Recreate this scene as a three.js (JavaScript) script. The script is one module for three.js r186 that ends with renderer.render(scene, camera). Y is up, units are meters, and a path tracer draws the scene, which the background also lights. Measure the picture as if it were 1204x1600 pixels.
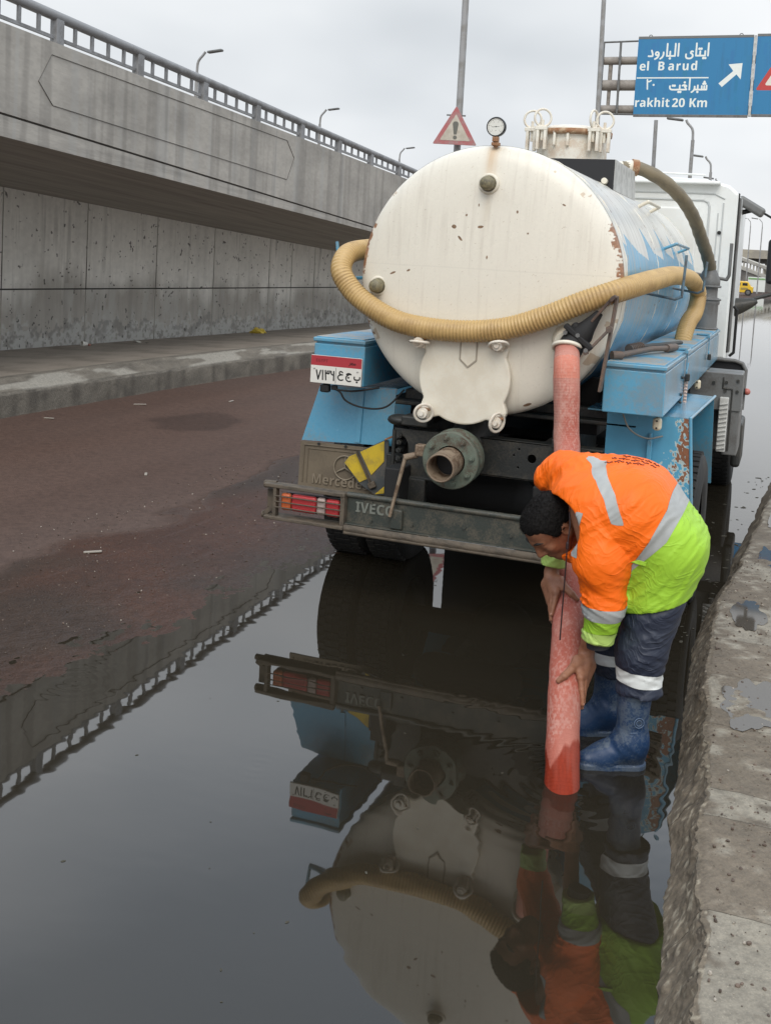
import * as THREE from 'three';
import { mergeGeometries, mergeVertices } from 'three/addons/utils/BufferGeometryUtils.js';
import { RoundedBoxGeometry } from 'three/addons/geometries/RoundedBoxGeometry.js';
import { TextGeometry } from 'three/addons/geometries/TextGeometry.js';
import { FontLoader } from 'three/addons/loaders/FontLoader.js';

// ---------------------------------------------------------------- camera, sky, sun, exposure
const scene = new THREE.Scene();
const camera = new THREE.PerspectiveCamera(50.63, 1204 / 1600, 0.1, 1500);
camera.position.set(1.6885, 2.1135, 6.1584);
{
  const yaw = 0.3552, pit = 0.0891, rol = 0.0559;
  const fw = new THREE.Vector3(-Math.sin(yaw) * Math.cos(pit), -Math.sin(pit), -Math.cos(yaw) * Math.cos(pit));
  const rt = new THREE.Vector3(Math.cos(yaw), 0, -Math.sin(yaw)), upv = rt.clone().cross(fw);
  const u2 = upv.clone().multiplyScalar(Math.cos(rol)).addScaledVector(rt, -Math.sin(rol));
  camera.up.copy(u2); camera.lookAt(camera.position.clone().add(fw));
}
camera.setViewOffset(1204, 1600, 0, 250.45, 1204, 1600);   // the photograph is the lower part of a taller picture
const renderer = new THREE.WebGLRenderer({ antialias: true });
renderer.setSize(770, 1024);
renderer.toneMapping = THREE.LinearToneMapping;
renderer.toneMappingExposure = 1.1;
renderer.shadowMap.enabled = true;

const sun = new THREE.DirectionalLight(0xfff4e6, 1.5);
sun.name = 'sun'; sun.position.set(4, 18, 16); sun.target.position.set(0, 0, 0);
sun.castShadow = true; sun.shadow.radius = 70; sun.shadow.mapSize.set(2048, 2048);
Object.assign(sun.shadow.camera, { left: -30, right: 30, top: 30, bottom: -30, near: 1, far: 90 });
scene.add(sun); scene.add(sun.target);

// ---------------------------------------------------------------- noise and textures
function rng(seed) { let s = seed >>> 0; return () => { s = (s + 0x6d2b79f5) >>> 0; let t = Math.imul(s ^ (s >>> 15), 1 | s); t = (t + Math.imul(t ^ (t >>> 7), 61 | t)) ^ t; return ((t ^ (t >>> 14)) >>> 0) / 4294967296; }; }
const PERM = new Uint8Array(512), VAL = new Float32Array(256);
{ const r = rng(7); for (let i = 0; i < 256; i++) { PERM[i] = i; VAL[i] = r(); } for (let i = 255; i > 0; i--) { const j = Math.floor(r() * (i + 1)), t = PERM[i]; PERM[i] = PERM[j]; PERM[j] = t; } for (let i = 0; i < 256; i++) PERM[i + 256] = PERM[i]; }
const sm = (t) => t * t * (3 - 2 * t), lerp = (a, b, t) => a + (b - a) * t, clamp = (x, a = 0, b = 1) => Math.min(b, Math.max(a, x));
const step = (a, b, x) => { const t = clamp((x - a) / (b - a)); return t * t * (3 - 2 * t); };
function n2(x, y, px = 256, py = 256) {
  const ix = Math.floor(x), iy = Math.floor(y); let fx = x - ix, fy = y - iy; fx = fx * fx * (3 - 2 * fx); fy = fy * fy * (3 - 2 * fy);
  let x0, x1, y0, y1;
  if (px === 256) { x0 = ix & 255; x1 = (ix + 1) & 255; } else { x0 = ((ix % px) + px) % px; x1 = x0 + 1 === px ? 0 : (x0 + 1) & 255; x0 &= 255; }
  if (py === 256) { y0 = iy & 255; y1 = (iy + 1) & 255; } else { y0 = ((iy % py) + py) % py; y1 = y0 + 1 === py ? 0 : (y0 + 1) & 255; y0 &= 255; }
  return lerp(lerp(VAL[PERM[PERM[x0] + y0]], VAL[PERM[PERM[x1] + y0]], fx), lerp(VAL[PERM[PERM[x0] + y1]], VAL[PERM[PERM[x1] + y1]], fx), fy);
}
function n3(x, y, z) {
  const ix = Math.floor(x), iy = Math.floor(y), iz = Math.floor(z), fx = sm(x - ix), fy = sm(y - iy), fz = sm(z - iz);
  const a = PERM[ix & 255], b = PERM[(ix + 1) & 255], j0 = iy & 255, j1 = (iy + 1) & 255, k0 = iz & 255, k1 = (iz + 1) & 255, aa = PERM[a + j0], ab = PERM[a + j1], ba = PERM[b + j0], bb = PERM[b + j1];
  const p = VAL[PERM[aa + k0]], q = VAL[PERM[ba + k0]], r = VAL[PERM[ab + k0]], s = VAL[PERM[bb + k0]], t = VAL[PERM[aa + k1]], u = VAL[PERM[ba + k1]], v = VAL[PERM[ab + k1]], w = VAL[PERM[bb + k1]];
  const e = p + (q - p) * fx, f = r + (s - r) * fx, g = t + (u - t) * fx, h = v + (w - v) * fx, m = e + (f - e) * fy, n = g + (h - g) * fy; return m + (n - m) * fz;
}
function fbm(x, y, oct = 4, px = 256, py = 256) { let s = 0, a = 0.5, t = 0; for (let i = 0; i < oct; i++) { s += a * n2(x, y, px, py); t += a; a *= 0.5; x = x * 2 + 17; y = y * 2 + 9; px *= 2; py *= 2; } return s / t; }
function fbm3(x, y, z, oct = 3) { let s = 0, a = 0.5, t = 0; for (let i = 0; i < oct; i++) { s += a * n3(x, y, z); t += a; a *= 0.5; x = x * 2 + 5; y = y * 2 + 3; z = z * 2 + 7; } return s / t; }
const toS = (x) => Math.round(255 * clamp(x <= 0.0031308 ? 12.92 * x : 1.055 * Math.pow(x, 1 / 2.4) - 0.055));
function finish(t, repeat, srgb) {
  t.wrapS = t.wrapT = repeat ? THREE.RepeatWrapping : THREE.ClampToEdgeWrapping; t.magFilter = THREE.LinearFilter; t.minFilter = THREE.LinearMipmapLinearFilter;
  t.generateMipmaps = true; if (srgb) t.colorSpace = THREE.SRGBColorSpace; t.needsUpdate = true; return t;
}
function colTex(w, h, fn, repeat = true) {     // fn(u, v) -> linear rgb
  const d = new Uint8Array(w * h * 4);
  for (let y = 0, o = 0; y < h; y++) for (let x = 0; x < w; x++, o += 4) { const c = fn((x + 0.5) / w, (y + 0.5) / h); d[o] = toS(c[0]); d[o + 1] = toS(c[1]); d[o + 2] = toS(c[2]); d[o + 3] = 255; }
  return finish(new THREE.DataTexture(d, w, h), repeat, true);
}
function numTex(w, h, fn, repeat = true) {     // fn(u, v) -> 0..1
  const d = new Uint8Array(w * h * 4);
  for (let y = 0, o = 0; y < h; y++) for (let x = 0; x < w; x++, o += 4) { const c = Math.round(255 * clamp(fn((x + 0.5) / w, (y + 0.5) / h))); d[o] = d[o + 1] = d[o + 2] = c; d[o + 3] = 255; }
  return finish(new THREE.DataTexture(d, w, h), repeat, false);
}
function canvasTex(w, h, draw, repeat = false) {
  const c = document.createElement('canvas'); c.width = w; c.height = h; draw(c.getContext('2d'), w, h);
  return finish(new THREE.CanvasTexture(c), repeat, true);
}
const mix3 = (a, b, t) => [lerp(a[0], b[0], t), lerp(a[1], b[1], t), lerp(a[2], b[2], t)];
const mul3 = (a, k) => [a[0] * k, a[1] * k, a[2] * k];

// the overcast sky: brighter overhead, as an even cloud cover is
{
  const W = 1024, H = 512, d = new Float32Array(W * H * 4);
  for (let y = 0, o = 0; y < H; y++) for (let x = 0; x < W; x++, o += 4) {
    const el = ((y + 0.5) / H - 0.5) * Math.PI, az = ((x + 0.5) / W) * Math.PI * 2, s = Math.max(0, Math.sin(el));
    const k = 0.82 + 0.5 * step(0.26, 0.44, s) - 0.02 * step(0, 0.3, s);
    const cx = Math.cos(az) / (s + 0.22), cz = Math.sin(az) / (s + 0.22);
    const c1 = fbm(cx * 1.25 + 40, cz * 1.25 + 40, 5), c2 = fbm(cx * 4 + 11, cz * 4 + 77, 4);
    const c = (c1 - 0.5) * 0.5 + (c2 - 0.5) * 0.12, f = step(0, 0.12, s);
    const bank = step(0.4, 0.75, 0.62 * fbm(az * 1.6 + 3, el * 3.4 + 8, 4) + 0.75 * Math.exp(-Math.pow((az - 1.15) / 0.75, 2) - Math.pow((el - 0.72) / 0.2, 2)));   // a darker bank of cloud up on the left
    const lum = (1 - 0.36 * bank * f) * k * (1 + c * (0.4 + 0.6 * f));
    const grey = clamp(0.5 - c * 2.6), tint = mix3([1.0, 1.0, 0.995], mix3([0.93, 0.985, 1.04], [0.78, 0.94, 1.15], step(0.25, 0.55, s)), clamp(0.3 + grey * 0.7 + bank * 0.4) * (0.35 + 0.65 * f));
    d[o] = lum * tint[0]; d[o + 1] = lum * tint[1]; d[o + 2] = lum * tint[2]; d[o + 3] = 1;
  }
  const t = new THREE.DataTexture(d, W, H, THREE.RGBAFormat, THREE.FloatType);
  t.mapping = THREE.EquirectangularReflectionMapping; t.magFilter = THREE.LinearFilter; t.needsUpdate = true;
  scene.background = t; scene.environment = t;
}

// ---------------------------------------------------------------- building helpers
const V = (x, y, z) => new THREE.Vector3(x, y, z);
const used = new Map(), bases = new Map();
function numbered(name) { const k = used.get(name) || 0; used.set(name, k + 1); return k ? name + '_' + String(k).padStart(3, '0') : name; }
function tag(o, label, category, group, kind) { if (label) o.userData.label = label; if (category) o.userData.category = category; if (group) o.userData.group = group; if (kind) o.userData.kind = kind; return o; }
function thing(name, label, category, base = [0, 0, 0], group, kind) {
  const o = new THREE.Group(); o.name = numbered(name); o.position.set(...base); scene.add(o); bases.set(o, V(...base));
  return tag(o, label, category, group, kind);
}
function rootBase(o) { while (o && !bases.has(o)) o = o.parent; return o ? bases.get(o) : V(0, 0, 0); }
function norm(g) {
  if (g.index) g = g.toNonIndexed();
  for (const k of Object.keys(g.attributes)) if (!['position', 'normal', 'uv', 'color'].includes(k)) g.deleteAttribute(k);
  if (!g.attributes.normal) g.computeVertexNormals();
  if (!g.attributes.uv) g.setAttribute('uv', new THREE.BufferAttribute(new Float32Array(g.attributes.position.count * 2), 2));
  g.morphAttributes = {}; g.groups = []; return g;
}
function merge(list) { list = list.flat(Infinity).map(norm); const c = list.every((g) => g.attributes.color); if (!c) list.forEach((g) => g.deleteAttribute('color')); return list.length === 1 ? list[0] : mergeGeometries(list); }
function boxUV(g, m) {           // uv in tiles of m metres, from the face's direction
  const p = g.attributes.position, n = g.attributes.normal, uv = new Float32Array(p.count * 2);
  for (let i = 0; i < p.count; i++) {
    const ax = Math.abs(n.getX(i)), ay = Math.abs(n.getY(i)), az = Math.abs(n.getZ(i));
    const x = p.getX(i) / m, y = p.getY(i) / m, z = p.getZ(i) / m;
    if (ay >= ax && ay >= az) { uv[2 * i] = x; uv[2 * i + 1] = z; } else if (ax >= az) { uv[2 * i] = z; uv[2 * i + 1] = y; } else { uv[2 * i] = x; uv[2 * i + 1] = y; }
  }
  g.setAttribute('uv', new THREE.BufferAttribute(uv, 2)); return g;
}
function linUV(g, m) { const p = g.attributes.position, uv = new Float32Array(p.count * 2); for (let i = 0; i < p.count; i++) { uv[2 * i] = (p.getX(i) + 0.75 * p.getZ(i)) / m; uv[2 * i + 1] = (p.getY(i) + 0.6 * p.getZ(i) - 0.2 * p.getX(i)) / m; } g.setAttribute('uv', new THREE.BufferAttribute(uv, 2)); return g; }   // cloth: one slanted sheet, no seams
function part(parent, name, geos, mat, o = {}) {      // geometry is given in world metres and moved to the thing's base
  let g = merge([geos]).clone();
  if (mat.userData.tile && !o.keepUV) (mat.userData.linear ? linUV : boxUV)(g, mat.userData.tile);
  const b = parent === scene ? V(0, 0, 0) : rootBase(parent); g.translate(-b.x, -b.y, -b.z);
  const m = new THREE.Mesh(g, mat); m.name = parent === scene ? numbered(name) : name; m.castShadow = m.receiveShadow = true;
  if (o.label) m.userData.label = o.label; if (o.kind) m.userData.kind = o.kind;
  parent.add(m); return m;
}
function xf(g, p = [0, 0, 0], r = [0, 0, 0]) { g.applyMatrix4(new THREE.Matrix4().compose(V(...p), new THREE.Quaternion().setFromEuler(new THREE.Euler(...r)), V(1, 1, 1))); return g; }
const box = (w, h, d, x, y, z, r = [0, 0, 0]) => xf(new THREE.BoxGeometry(w, h, d), [x, y, z], r);
const rbox = (w, h, d, rad, x, y, z, r = [0, 0, 0], seg = 2) => xf(new RoundedBoxGeometry(w, h, d, seg, Math.min(rad, w / 2.01, h / 2.01, d / 2.01)), [x, y, z], r);
const span = (x0, x1, y0, y1, z0, z1, rad = 0.006) => rbox(Math.abs(x1 - x0), Math.abs(y1 - y0), Math.abs(z1 - z0), rad, (x0 + x1) / 2, (y0 + y1) / 2, (z0 + z1) / 2);
function rod(a, b, r0, r1 = r0, seg = 12, open = false) {
  const p = V(...a), q = V(...b), d = q.clone().sub(p), g = new THREE.CylinderGeometry(r1, r0, d.length(), seg, 1, open);
  g.applyQuaternion(new THREE.Quaternion().setFromUnitVectors(V(0, 1, 0), d.clone().normalize())); const c = p.add(q).multiplyScalar(0.5); g.translate(c.x, c.y, c.z); return g;
}
function bar(a, b, w, t, up = [0, 1, 0]) {      // flat bar from a to b, w wide and t thick
  const p = V(...a), q = V(...b), d = q.clone().sub(p), L = d.length(), y = d.normalize(), x = V(...up).cross(y).normalize(), z = x.clone().cross(y);
  const g = new RoundedBoxGeometry(t, L, w, 1, Math.min(t, w) * 0.2); g.applyMatrix4(new THREE.Matrix4().makeBasis(x, y, z)); const c = p.add(q).multiplyScalar(0.5); g.translate(c.x, c.y, c.z); return g;
}
const curve = (pts, tension = 0.5) => new THREE.CatmullRomCurve3(pts.map((p) => V(...p)), false, 'centripetal', tension);
const pipe = (pts, r, seg = 40, rad = 10) => new THREE.TubeGeometry(curve(pts), seg, r, rad, false);
function bent(pts, r, rad = 8) {                 // rod with sharp bends
  const out = []; for (let i = 0; i + 1 < pts.length; i++) { out.push(rod(pts[i], pts[i + 1], r, r, rad)); if (i) out.push(xf(new THREE.SphereGeometry(r, rad, 6), pts[i])); } return out;
}
const ring = (R, r, p, rot = [0, 0, 0], arc = Math.PI * 2) => xf(new THREE.TorusGeometry(R, r, 8, 28, arc), p, rot);
function lathe(pts, seg = 40, p = [0, 0, 0], rot = [0, 0, 0]) { return xf(new THREE.LatheGeometry(pts.map(([r, y]) => new THREE.Vector2(r, y)), seg), p, rot); }
function ext(pts, depth, bev = 0.004) { const s = pts instanceof THREE.Shape ? pts : new THREE.Shape(pts.map(([x, y]) => new THREE.Vector2(x, y))); return new THREE.ExtrudeGeometry(s, { depth, bevelEnabled: bev > 0, bevelSize: bev, bevelThickness: bev, bevelSegments: 2, curveSegments: 24 }); }
const bolt = (x, y, z, r = 0.012, h = 0.012) => xf(new THREE.CylinderGeometry(r, r * 1.05, h, 6), [x, y, z], [Math.PI / 2, 0, 0]);
function quad(a, b, c, d) { const g = new THREE.BufferGeometry(); g.setAttribute('position', new THREE.BufferAttribute(new Float32Array([...a, ...b, ...c, ...a, ...c, ...d]), 3)); g.setAttribute('uv', new THREE.BufferAttribute(new Float32Array([0, 0, 1, 0, 1, 1, 0, 0, 1, 1, 0, 1]), 2)); g.computeVertexNormals(); return g; }
function slab(corners, t) {                      // a sheet with four corners and thickness t along its normal
  const [a, b, c, d] = corners.map((p) => V(...p)), n = b.clone().sub(a).cross(d.clone().sub(a)).normalize().multiplyScalar(-t), l = [a, b, c, d].map((p) => p.clone().add(n)), A = [a, b, c, d].map((p) => p.toArray()), B = l.map((p) => p.toArray()), gs = [quad(...A), quad(B[3], B[2], B[1], B[0])];
  for (let i = 0; i < 4; i++) { const j = (i + 1) % 4; gs.push(quad(A[j], A[i], B[i], B[j])); } return gs;
}
function surf(nu, nv, fn, col) {                 // fn(u, v) -> [x, y, z, s, t]
  const P = [], U = [], C = [], I = [];
  for (let j = 0; j <= nv; j++) for (let i = 0; i <= nu; i++) { const p = fn(i / nu, j / nv); P.push(p[0], p[1], p[2]); U.push(p[3] ?? i / nu, p[4] ?? j / nv); if (col) C.push(...col(p[0], p[1], p[2], i / nu, j / nv)); }
  for (let j = 0; j < nv; j++) for (let i = 0; i < nu; i++) { const a = j * (nu + 1) + i, b = a + 1, c = a + nu + 1, d = c + 1; I.push(a, b, d, a, d, c); }
  const g = new THREE.BufferGeometry(); g.setAttribute('position', new THREE.Float32BufferAttribute(P, 3)); g.setAttribute('uv', new THREE.Float32BufferAttribute(U, 2)); if (col) g.setAttribute('color', new THREE.Float32BufferAttribute(C, 3)); g.setIndex(I); g.computeVertexNormals(); return g;
}
function tubeR(crv, nS, nR, rad, ends = true) {  // tube whose radius follows rad(s in metres, angle, t)
  const L = crv.getLength(), fr = crv.computeFrenetFrames(nS, false), P = [], U = [], I = [];
  for (let i = 0; i <= nS; i++) {
    const c = crv.getPointAt(i / nS);
    for (let j = 0; j <= nR; j++) { const a = (j / nR) * Math.PI * 2, r = rad((i / nS) * L, a, i / nS); const n = fr.normals[i].clone().multiplyScalar(Math.cos(a) * r).addScaledVector(fr.binormals[i], Math.sin(a) * r); P.push(c.x + n.x, c.y + n.y, c.z + n.z); U.push((j / nR), (i / nS) * L); }
  }
  for (let i = 0; i < nS; i++) for (let j = 0; j < nR; j++) { const a = i * (nR + 1) + j, b = a + 1, c = a + nR + 1, d = c + 1; I.push(a, b, d, a, d, c); }
  const g = new THREE.BufferGeometry(); g.setAttribute('position', new THREE.Float32BufferAttribute(P, 3)); g.setAttribute('uv', new THREE.Float32BufferAttribute(U, 2)); g.setIndex(I); g.computeVertexNormals(); return g;
}
// splits a mesh along fn = 0 (fn > 0 goes to the first result)
function splitMesh(g0, fn) {
  const g = g0.index ? g0.toNonIndexed() : g0, names = Object.keys(g.attributes), size = names.map((k) => g.attributes[k].itemSize), A = names.map(() => []), B = names.map(() => []);
  const pa = g.attributes.position, na = g.attributes.normal, val = new Float32Array(pa.count); for (let i = 0; i < pa.count; i++) val[i] = fn(pa.getX(i), pa.getY(i), pa.getZ(i), na ? na.getX(i) : 0, na ? na.getY(i) : 0, na ? na.getZ(i) : 0);
  const vert = (i) => names.map((k, q) => { const o = []; for (let c = 0; c < size[q]; c++) o.push(g.attributes[k].array[i * size[q] + c]); return o; });
  const mixv = (a, b, t) => a.map((x, q) => x.map((y, c) => y + (b[q][c] - y) * t));
  const push = (dst, v) => v.forEach((x, q) => dst[q].push(...x));
  for (let i = 0; i < pa.count; i += 3) {
    const s = [val[i], val[i + 1], val[i + 2]];
    if (s[0] > 0 && s[1] > 0 && s[2] > 0) { for (let k = 0; k < 3; k++) push(A, vert(i + k)); continue; }
    if (s[0] <= 0 && s[1] <= 0 && s[2] <= 0) { for (let k = 0; k < 3; k++) push(B, vert(i + k)); continue; }
    const poly = [[], []], vs = [0, 1, 2].map((k) => vert(i + k));
    for (let k = 0; k < 3; k++) { const m = (k + 1) % 3; poly[s[k] > 0 ? 0 : 1].push(vs[k]); if ((s[k] > 0) !== (s[m] > 0)) { const c = mixv(vs[k], vs[m], s[k] / (s[k] - s[m])); poly[0].push(c); poly[1].push(c); } }
    poly.forEach((p, w) => { for (let k = 1; k + 1 < p.length; k++) { const d = w ? B : A; push(d, p[0]); push(d, p[k]); push(d, p[k + 1]); } });
  }
  const make = (D) => { const r = new THREE.BufferGeometry(); names.forEach((k, q) => r.setAttribute(k, new THREE.Float32BufferAttribute(D[q], size[q]))); return r; };
  return [make(A), make(B)];
}
const swell = (g, d) => { const p = g.attributes.position, n = g.attributes.normal; for (let i = 0; i < p.count; i++) p.setXYZ(i, p.getX(i) + n.getX(i) * d, p.getY(i) + n.getY(i) * d, p.getZ(i) + n.getZ(i) * d); return g; };
// surface nets over f < 0 inside the box lo..hi with cells of h
function nets(f, lo, hi, h) {
  const nx = Math.ceil((hi[0] - lo[0]) / h) + 1, ny = Math.ceil((hi[1] - lo[1]) / h) + 1, nz = Math.ceil((hi[2] - lo[2]) / h) + 1, F = new Float32Array(nx * ny * nz), id = new Int32Array(nx * ny * nz).fill(-1), P = [], I = [];
  const at = (i, j, k) => i + nx * (j + ny * k);
  const Bk = 4, far = Bk * h * 1.25 + 0.022;     // blocks far from the surface are filled with one value
  for (let k = 0; k < nz; k += Bk) for (let j = 0; j < ny; j += Bk) for (let i = 0; i < nx; i += Bk) {
    const v = f(lo[0] + (i + 1.5) * h, lo[1] + (j + 1.5) * h, lo[2] + (k + 1.5) * h), fill = Math.abs(v) > far;
    for (let c = k; c < Math.min(nz, k + Bk); c++) for (let b = j; b < Math.min(ny, j + Bk); b++) for (let a = i; a < Math.min(nx, i + Bk); a++) F[at(a, b, c)] = fill ? v : f(lo[0] + a * h, lo[1] + b * h, lo[2] + c * h);
  }
  const E = []; for (let a = 0; a < 8; a++) for (let b = 0; b < 3; b++) if (!(a & (1 << b))) E.push([a, a | (1 << b)]);
  for (let k = 0; k < nz - 1; k++) for (let j = 0; j < ny - 1; j++) for (let i = 0; i < nx - 1; i++) {
    const v = []; let m = 0; for (let a = 0; a < 8; a++) { v[a] = F[at(i + (a & 1), j + ((a >> 1) & 1), k + (a >> 2))]; if (v[a] < 0) m++; }
    if (m === 0 || m === 8) continue;
    let x = 0, y = 0, z = 0, c = 0;
    for (const [a, b] of E) if ((v[a] < 0) !== (v[b] < 0)) { const t = v[a] / (v[a] - v[b]); x += lerp(a & 1, b & 1, t); y += lerp((a >> 1) & 1, (b >> 1) & 1, t); z += lerp(a >> 2, b >> 2, t); c++; }
    id[at(i, j, k)] = P.length / 3; P.push(lo[0] + (i + x / c) * h, lo[1] + (j + y / c) * h, lo[2] + (k + z / c) * h);
  }
  const q = (a, b, c, d, flip) => { if (a < 0 || b < 0 || c < 0 || d < 0) return; if (flip) I.push(a, d, c, a, c, b); else I.push(a, b, c, a, c, d); };
  for (let k = 1; k < nz - 1; k++) for (let j = 1; j < ny - 1; j++) for (let i = 1; i < nx - 1; i++) {
    const s = F[at(i, j, k)] < 0;
    if (s !== F[at(i + 1, j, k)] < 0) q(id[at(i, j - 1, k - 1)], id[at(i, j, k - 1)], id[at(i, j, k)], id[at(i, j - 1, k)], !s);
    if (s !== F[at(i, j + 1, k)] < 0) q(id[at(i - 1, j, k - 1)], id[at(i - 1, j, k)], id[at(i, j, k)], id[at(i, j, k - 1)], !s);
    if (s !== F[at(i, j, k + 1)] < 0) q(id[at(i - 1, j - 1, k)], id[at(i, j - 1, k)], id[at(i, j, k)], id[at(i - 1, j, k)], !s);
  }
  const g = new THREE.BufferGeometry(); g.setAttribute('position', new THREE.Float32BufferAttribute(P, 3)); g.setIndex(I); g.computeVertexNormals(); return g;
}
const seg = (a, b, ra, rb, sz = 1) => ({ a, b, ra, rb, sz });
function segD(s, x, y, z) {
  const ax = s.a[0], ay = s.a[1], az = s.a[2], bx = s.b[0] - ax, by = s.b[1] - ay, bz = s.b[2] - az, px = x - ax, py = y - ay, pz = z - az, L = bx * bx + by * by + bz * bz;
  const t = L ? clamp((px * bx + py * by + pz * bz) / L) : 0, dx = px - bx * t, dy = py - by * t, dz = (pz - bz * t) / s.sz;
  return Math.sqrt(dx * dx + dy * dy + dz * dz) - (s.ra + (s.rb - s.ra) * t);
}
const smin = (a, b, k) => { const h = Math.max(k - Math.abs(a - b), 0) / k; return Math.min(a, b) - h * h * k * 0.25; };
const uni = (segs, k) => (x, y, z) => { let d = 1e9; for (const s of segs) d = smin(d, segD(s, x, y, z), k); return d; };

// ---------------------------------------------------------------- materials
const std = (color, rough, o = {}) => { const { tile, linear, ...p } = o; const m = new THREE.MeshPhysicalMaterial({ color: Array.isArray(color) ? new THREE.Color().setRGB(...color) : color, roughness: rough, ...p }); if (tile) m.userData.tile = tile; if (linear) m.userData.linear = true; return m; };
const grain = numTex(512, 512, (u, v) => 0.55 * fbm(u * 32, v * 32, 4, 32, 32) + 0.45 * fbm(u * 128, v * 128, 2, 128, 128));
const mottle = numTex(512, 512, (u, v) => 0.6 + 0.4 * fbm(u * 6, v * 6, 6, 6, 6));
function worn(base, dirt, amount, scale, seed, dots = 0) {     // paint or metal with dirt in grains and patches
  return colTex(512, 512, (u, v) => {
    const p = fbm(u * scale + seed, v * scale + seed, 6, scale, scale), f = fbm(u * 64, v * 64, 3, 64, 64), s = n2(u * 160, v * 160, 160, 160);
    let t = clamp(step(0.45, 0.75, p * 0.75 + f * 0.3) * amount + (f - 0.5) * 0.25 * amount); if (dots && s > 1 - dots) t = Math.max(t, 0.7);
    return mul3(mix3(base, dirt, t), 0.92 + 0.16 * f);
  });
}
const M = {};
const crease = numTex(512, 512, (u, v) => { const w = (fbm(u * 4, v * 4, 3, 4, 4) - 0.5) * 0.5, a = 1 - Math.abs(2 * n2((u + v) * 16 + w * 9, (u - v) * 4 + w * 3, 32, 8) - 1), b = 1 - Math.abs(2 * n2((u + v) * 34 + w * 16, (u - v) * 8, 68, 16) - 1), c = 1 - Math.abs(2 * n2(u * 14 + w * 6, v * 14, 14, 14) - 1); return 0.55 * a * a * a + 0.25 * b * b + 0.2 * c * c * c; });
M.darkMetal = std([1, 1, 1], 0.6, { map: worn([0.02, 0.022, 0.021], [0.055, 0.05, 0.04], 0.9, 5, 3), roughnessMap: mottle, bumpMap: grain, bumpScale: 0.0015, tile: 0.5 });
M.black = std([0.012, 0.012, 0.012], 0.75, { bumpMap: grain, bumpScale: 0.001, tile: 0.4 });
M.rubber = std([1, 1, 1], 0.75, { map: worn([0.012, 0.012, 0.012], [0.035, 0.032, 0.027], 0.7, 4, 9), tile: 0.6 });
M.bumper = std([1, 1, 1], 0.55, { map: worn([0.036, 0.043, 0.037], [0.085, 0.078, 0.06], 1, 6, 21, 0.05), roughnessMap: mottle, bumpMap: grain, bumpScale: 0.001, tile: 0.4 });
M.mudMetal = std([1, 1, 1], 0.7, { map: worn([0.12, 0.095, 0.068], [0.06, 0.05, 0.038], 0.8, 6, 33, 0.05), bumpMap: grain, bumpScale: 0.002, tile: 0.3 });
M.greenMetal = std([1, 1, 1], 0.55, { map: worn([0.13, 0.16, 0.125], [0.09, 0.07, 0.05], 1, 5, 13, 0.05), bumpMap: grain, bumpScale: 0.001, tile: 0.3 });
M.rustPipe = std([1, 1, 1], 0.6, { map: worn([0.26, 0.2, 0.14], [0.1, 0.06, 0.035], 1, 5, 41, 0.05), bumpMap: grain, bumpScale: 0.001, tile: 0.25 });
M.blue = std([1, 1, 1], 0.3, { clearcoat: 0.5, clearcoatRoughness: 0.25, map: worn([0.09, 0.33, 0.5], [0.19, 0.2, 0.18], 0.5, 4, 17, 0.02), roughnessMap: mottle, bumpMap: grain, bumpScale: 0.0006, tile: 0.8 });
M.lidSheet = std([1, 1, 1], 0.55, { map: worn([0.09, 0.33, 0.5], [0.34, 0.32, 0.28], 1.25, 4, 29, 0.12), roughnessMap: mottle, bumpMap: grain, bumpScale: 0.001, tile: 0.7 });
M.cream = std([1, 1, 1], 0.42, { map: worn([0.74, 0.7, 0.59], [0.5, 0.42, 0.3], 0.35, 4, 51, 0.01), tile: 0.6 });
M.creamRust = std([1, 1, 1], 0.55, { map: worn([0.74, 0.71, 0.62], [0.42, 0.26, 0.14], 0.45, 5, 63, 0.05), bumpMap: grain, bumpScale: 0.001, tile: 0.35 });
M.flap = std([1, 1, 1], 0.7, { map: worn([0.165, 0.132, 0.09], [0.11, 0.088, 0.062], 0.7, 3, 35, 0.02), bumpMap: grain, bumpScale: 0.001, tile: 0.5 });
M.rust = std([1, 1, 1], 0.75, { map: worn([0.28, 0.13, 0.06], [0.5, 0.38, 0.25], 0.8, 6, 71), bumpMap: grain, bumpScale: 0.002, tile: 0.25 });
M.cab = std([1, 1, 1], 0.32, { map: worn([0.76, 0.78, 0.76], [0.6, 0.59, 0.55], 0.4, 3, 81), tile: 1.2 });
M.greyMetal = std([1, 1, 1], 0.55, { map: worn([0.15, 0.153, 0.15], [0.1, 0.095, 0.088], 0.9, 4, 91, 0.02), roughnessMap: mottle, tile: 0.6 });
M.galv = std([1, 1, 1], 0.55, { map: worn([0.56, 0.56, 0.53], [0.38, 0.38, 0.36], 0.9, 4, 95, 0.02), tile: 0.3 });
M.steelRod = std([0.3, 0.28, 0.25], 0.45, { metalness: 0.6 });
M.brass = std([1, 1, 1], 0.5, { map: worn([0.22, 0.19, 0.11], [0.1, 0.09, 0.06], 1, 6, 99), tile: 0.1 });
M.pole = std([1, 1, 1], 0.5, { map: worn([0.3, 0.3, 0.3], [0.2, 0.19, 0.17], 0.8, 4, 101), tile: 0.8 });
M.whiteTape = std([0.66, 0.68, 0.66], 0.45, { bumpMap: grain, bumpScale: 0.0006, tile: 0.2 });
M.glassDark = std([0.02, 0.022, 0.024], 0.08);
M.black2 = std([0.01, 0.01, 0.012], 0.5);
const font = await new FontLoader().loadAsync('fonts/droid/droid_sans_bold.typeface.json');
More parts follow.
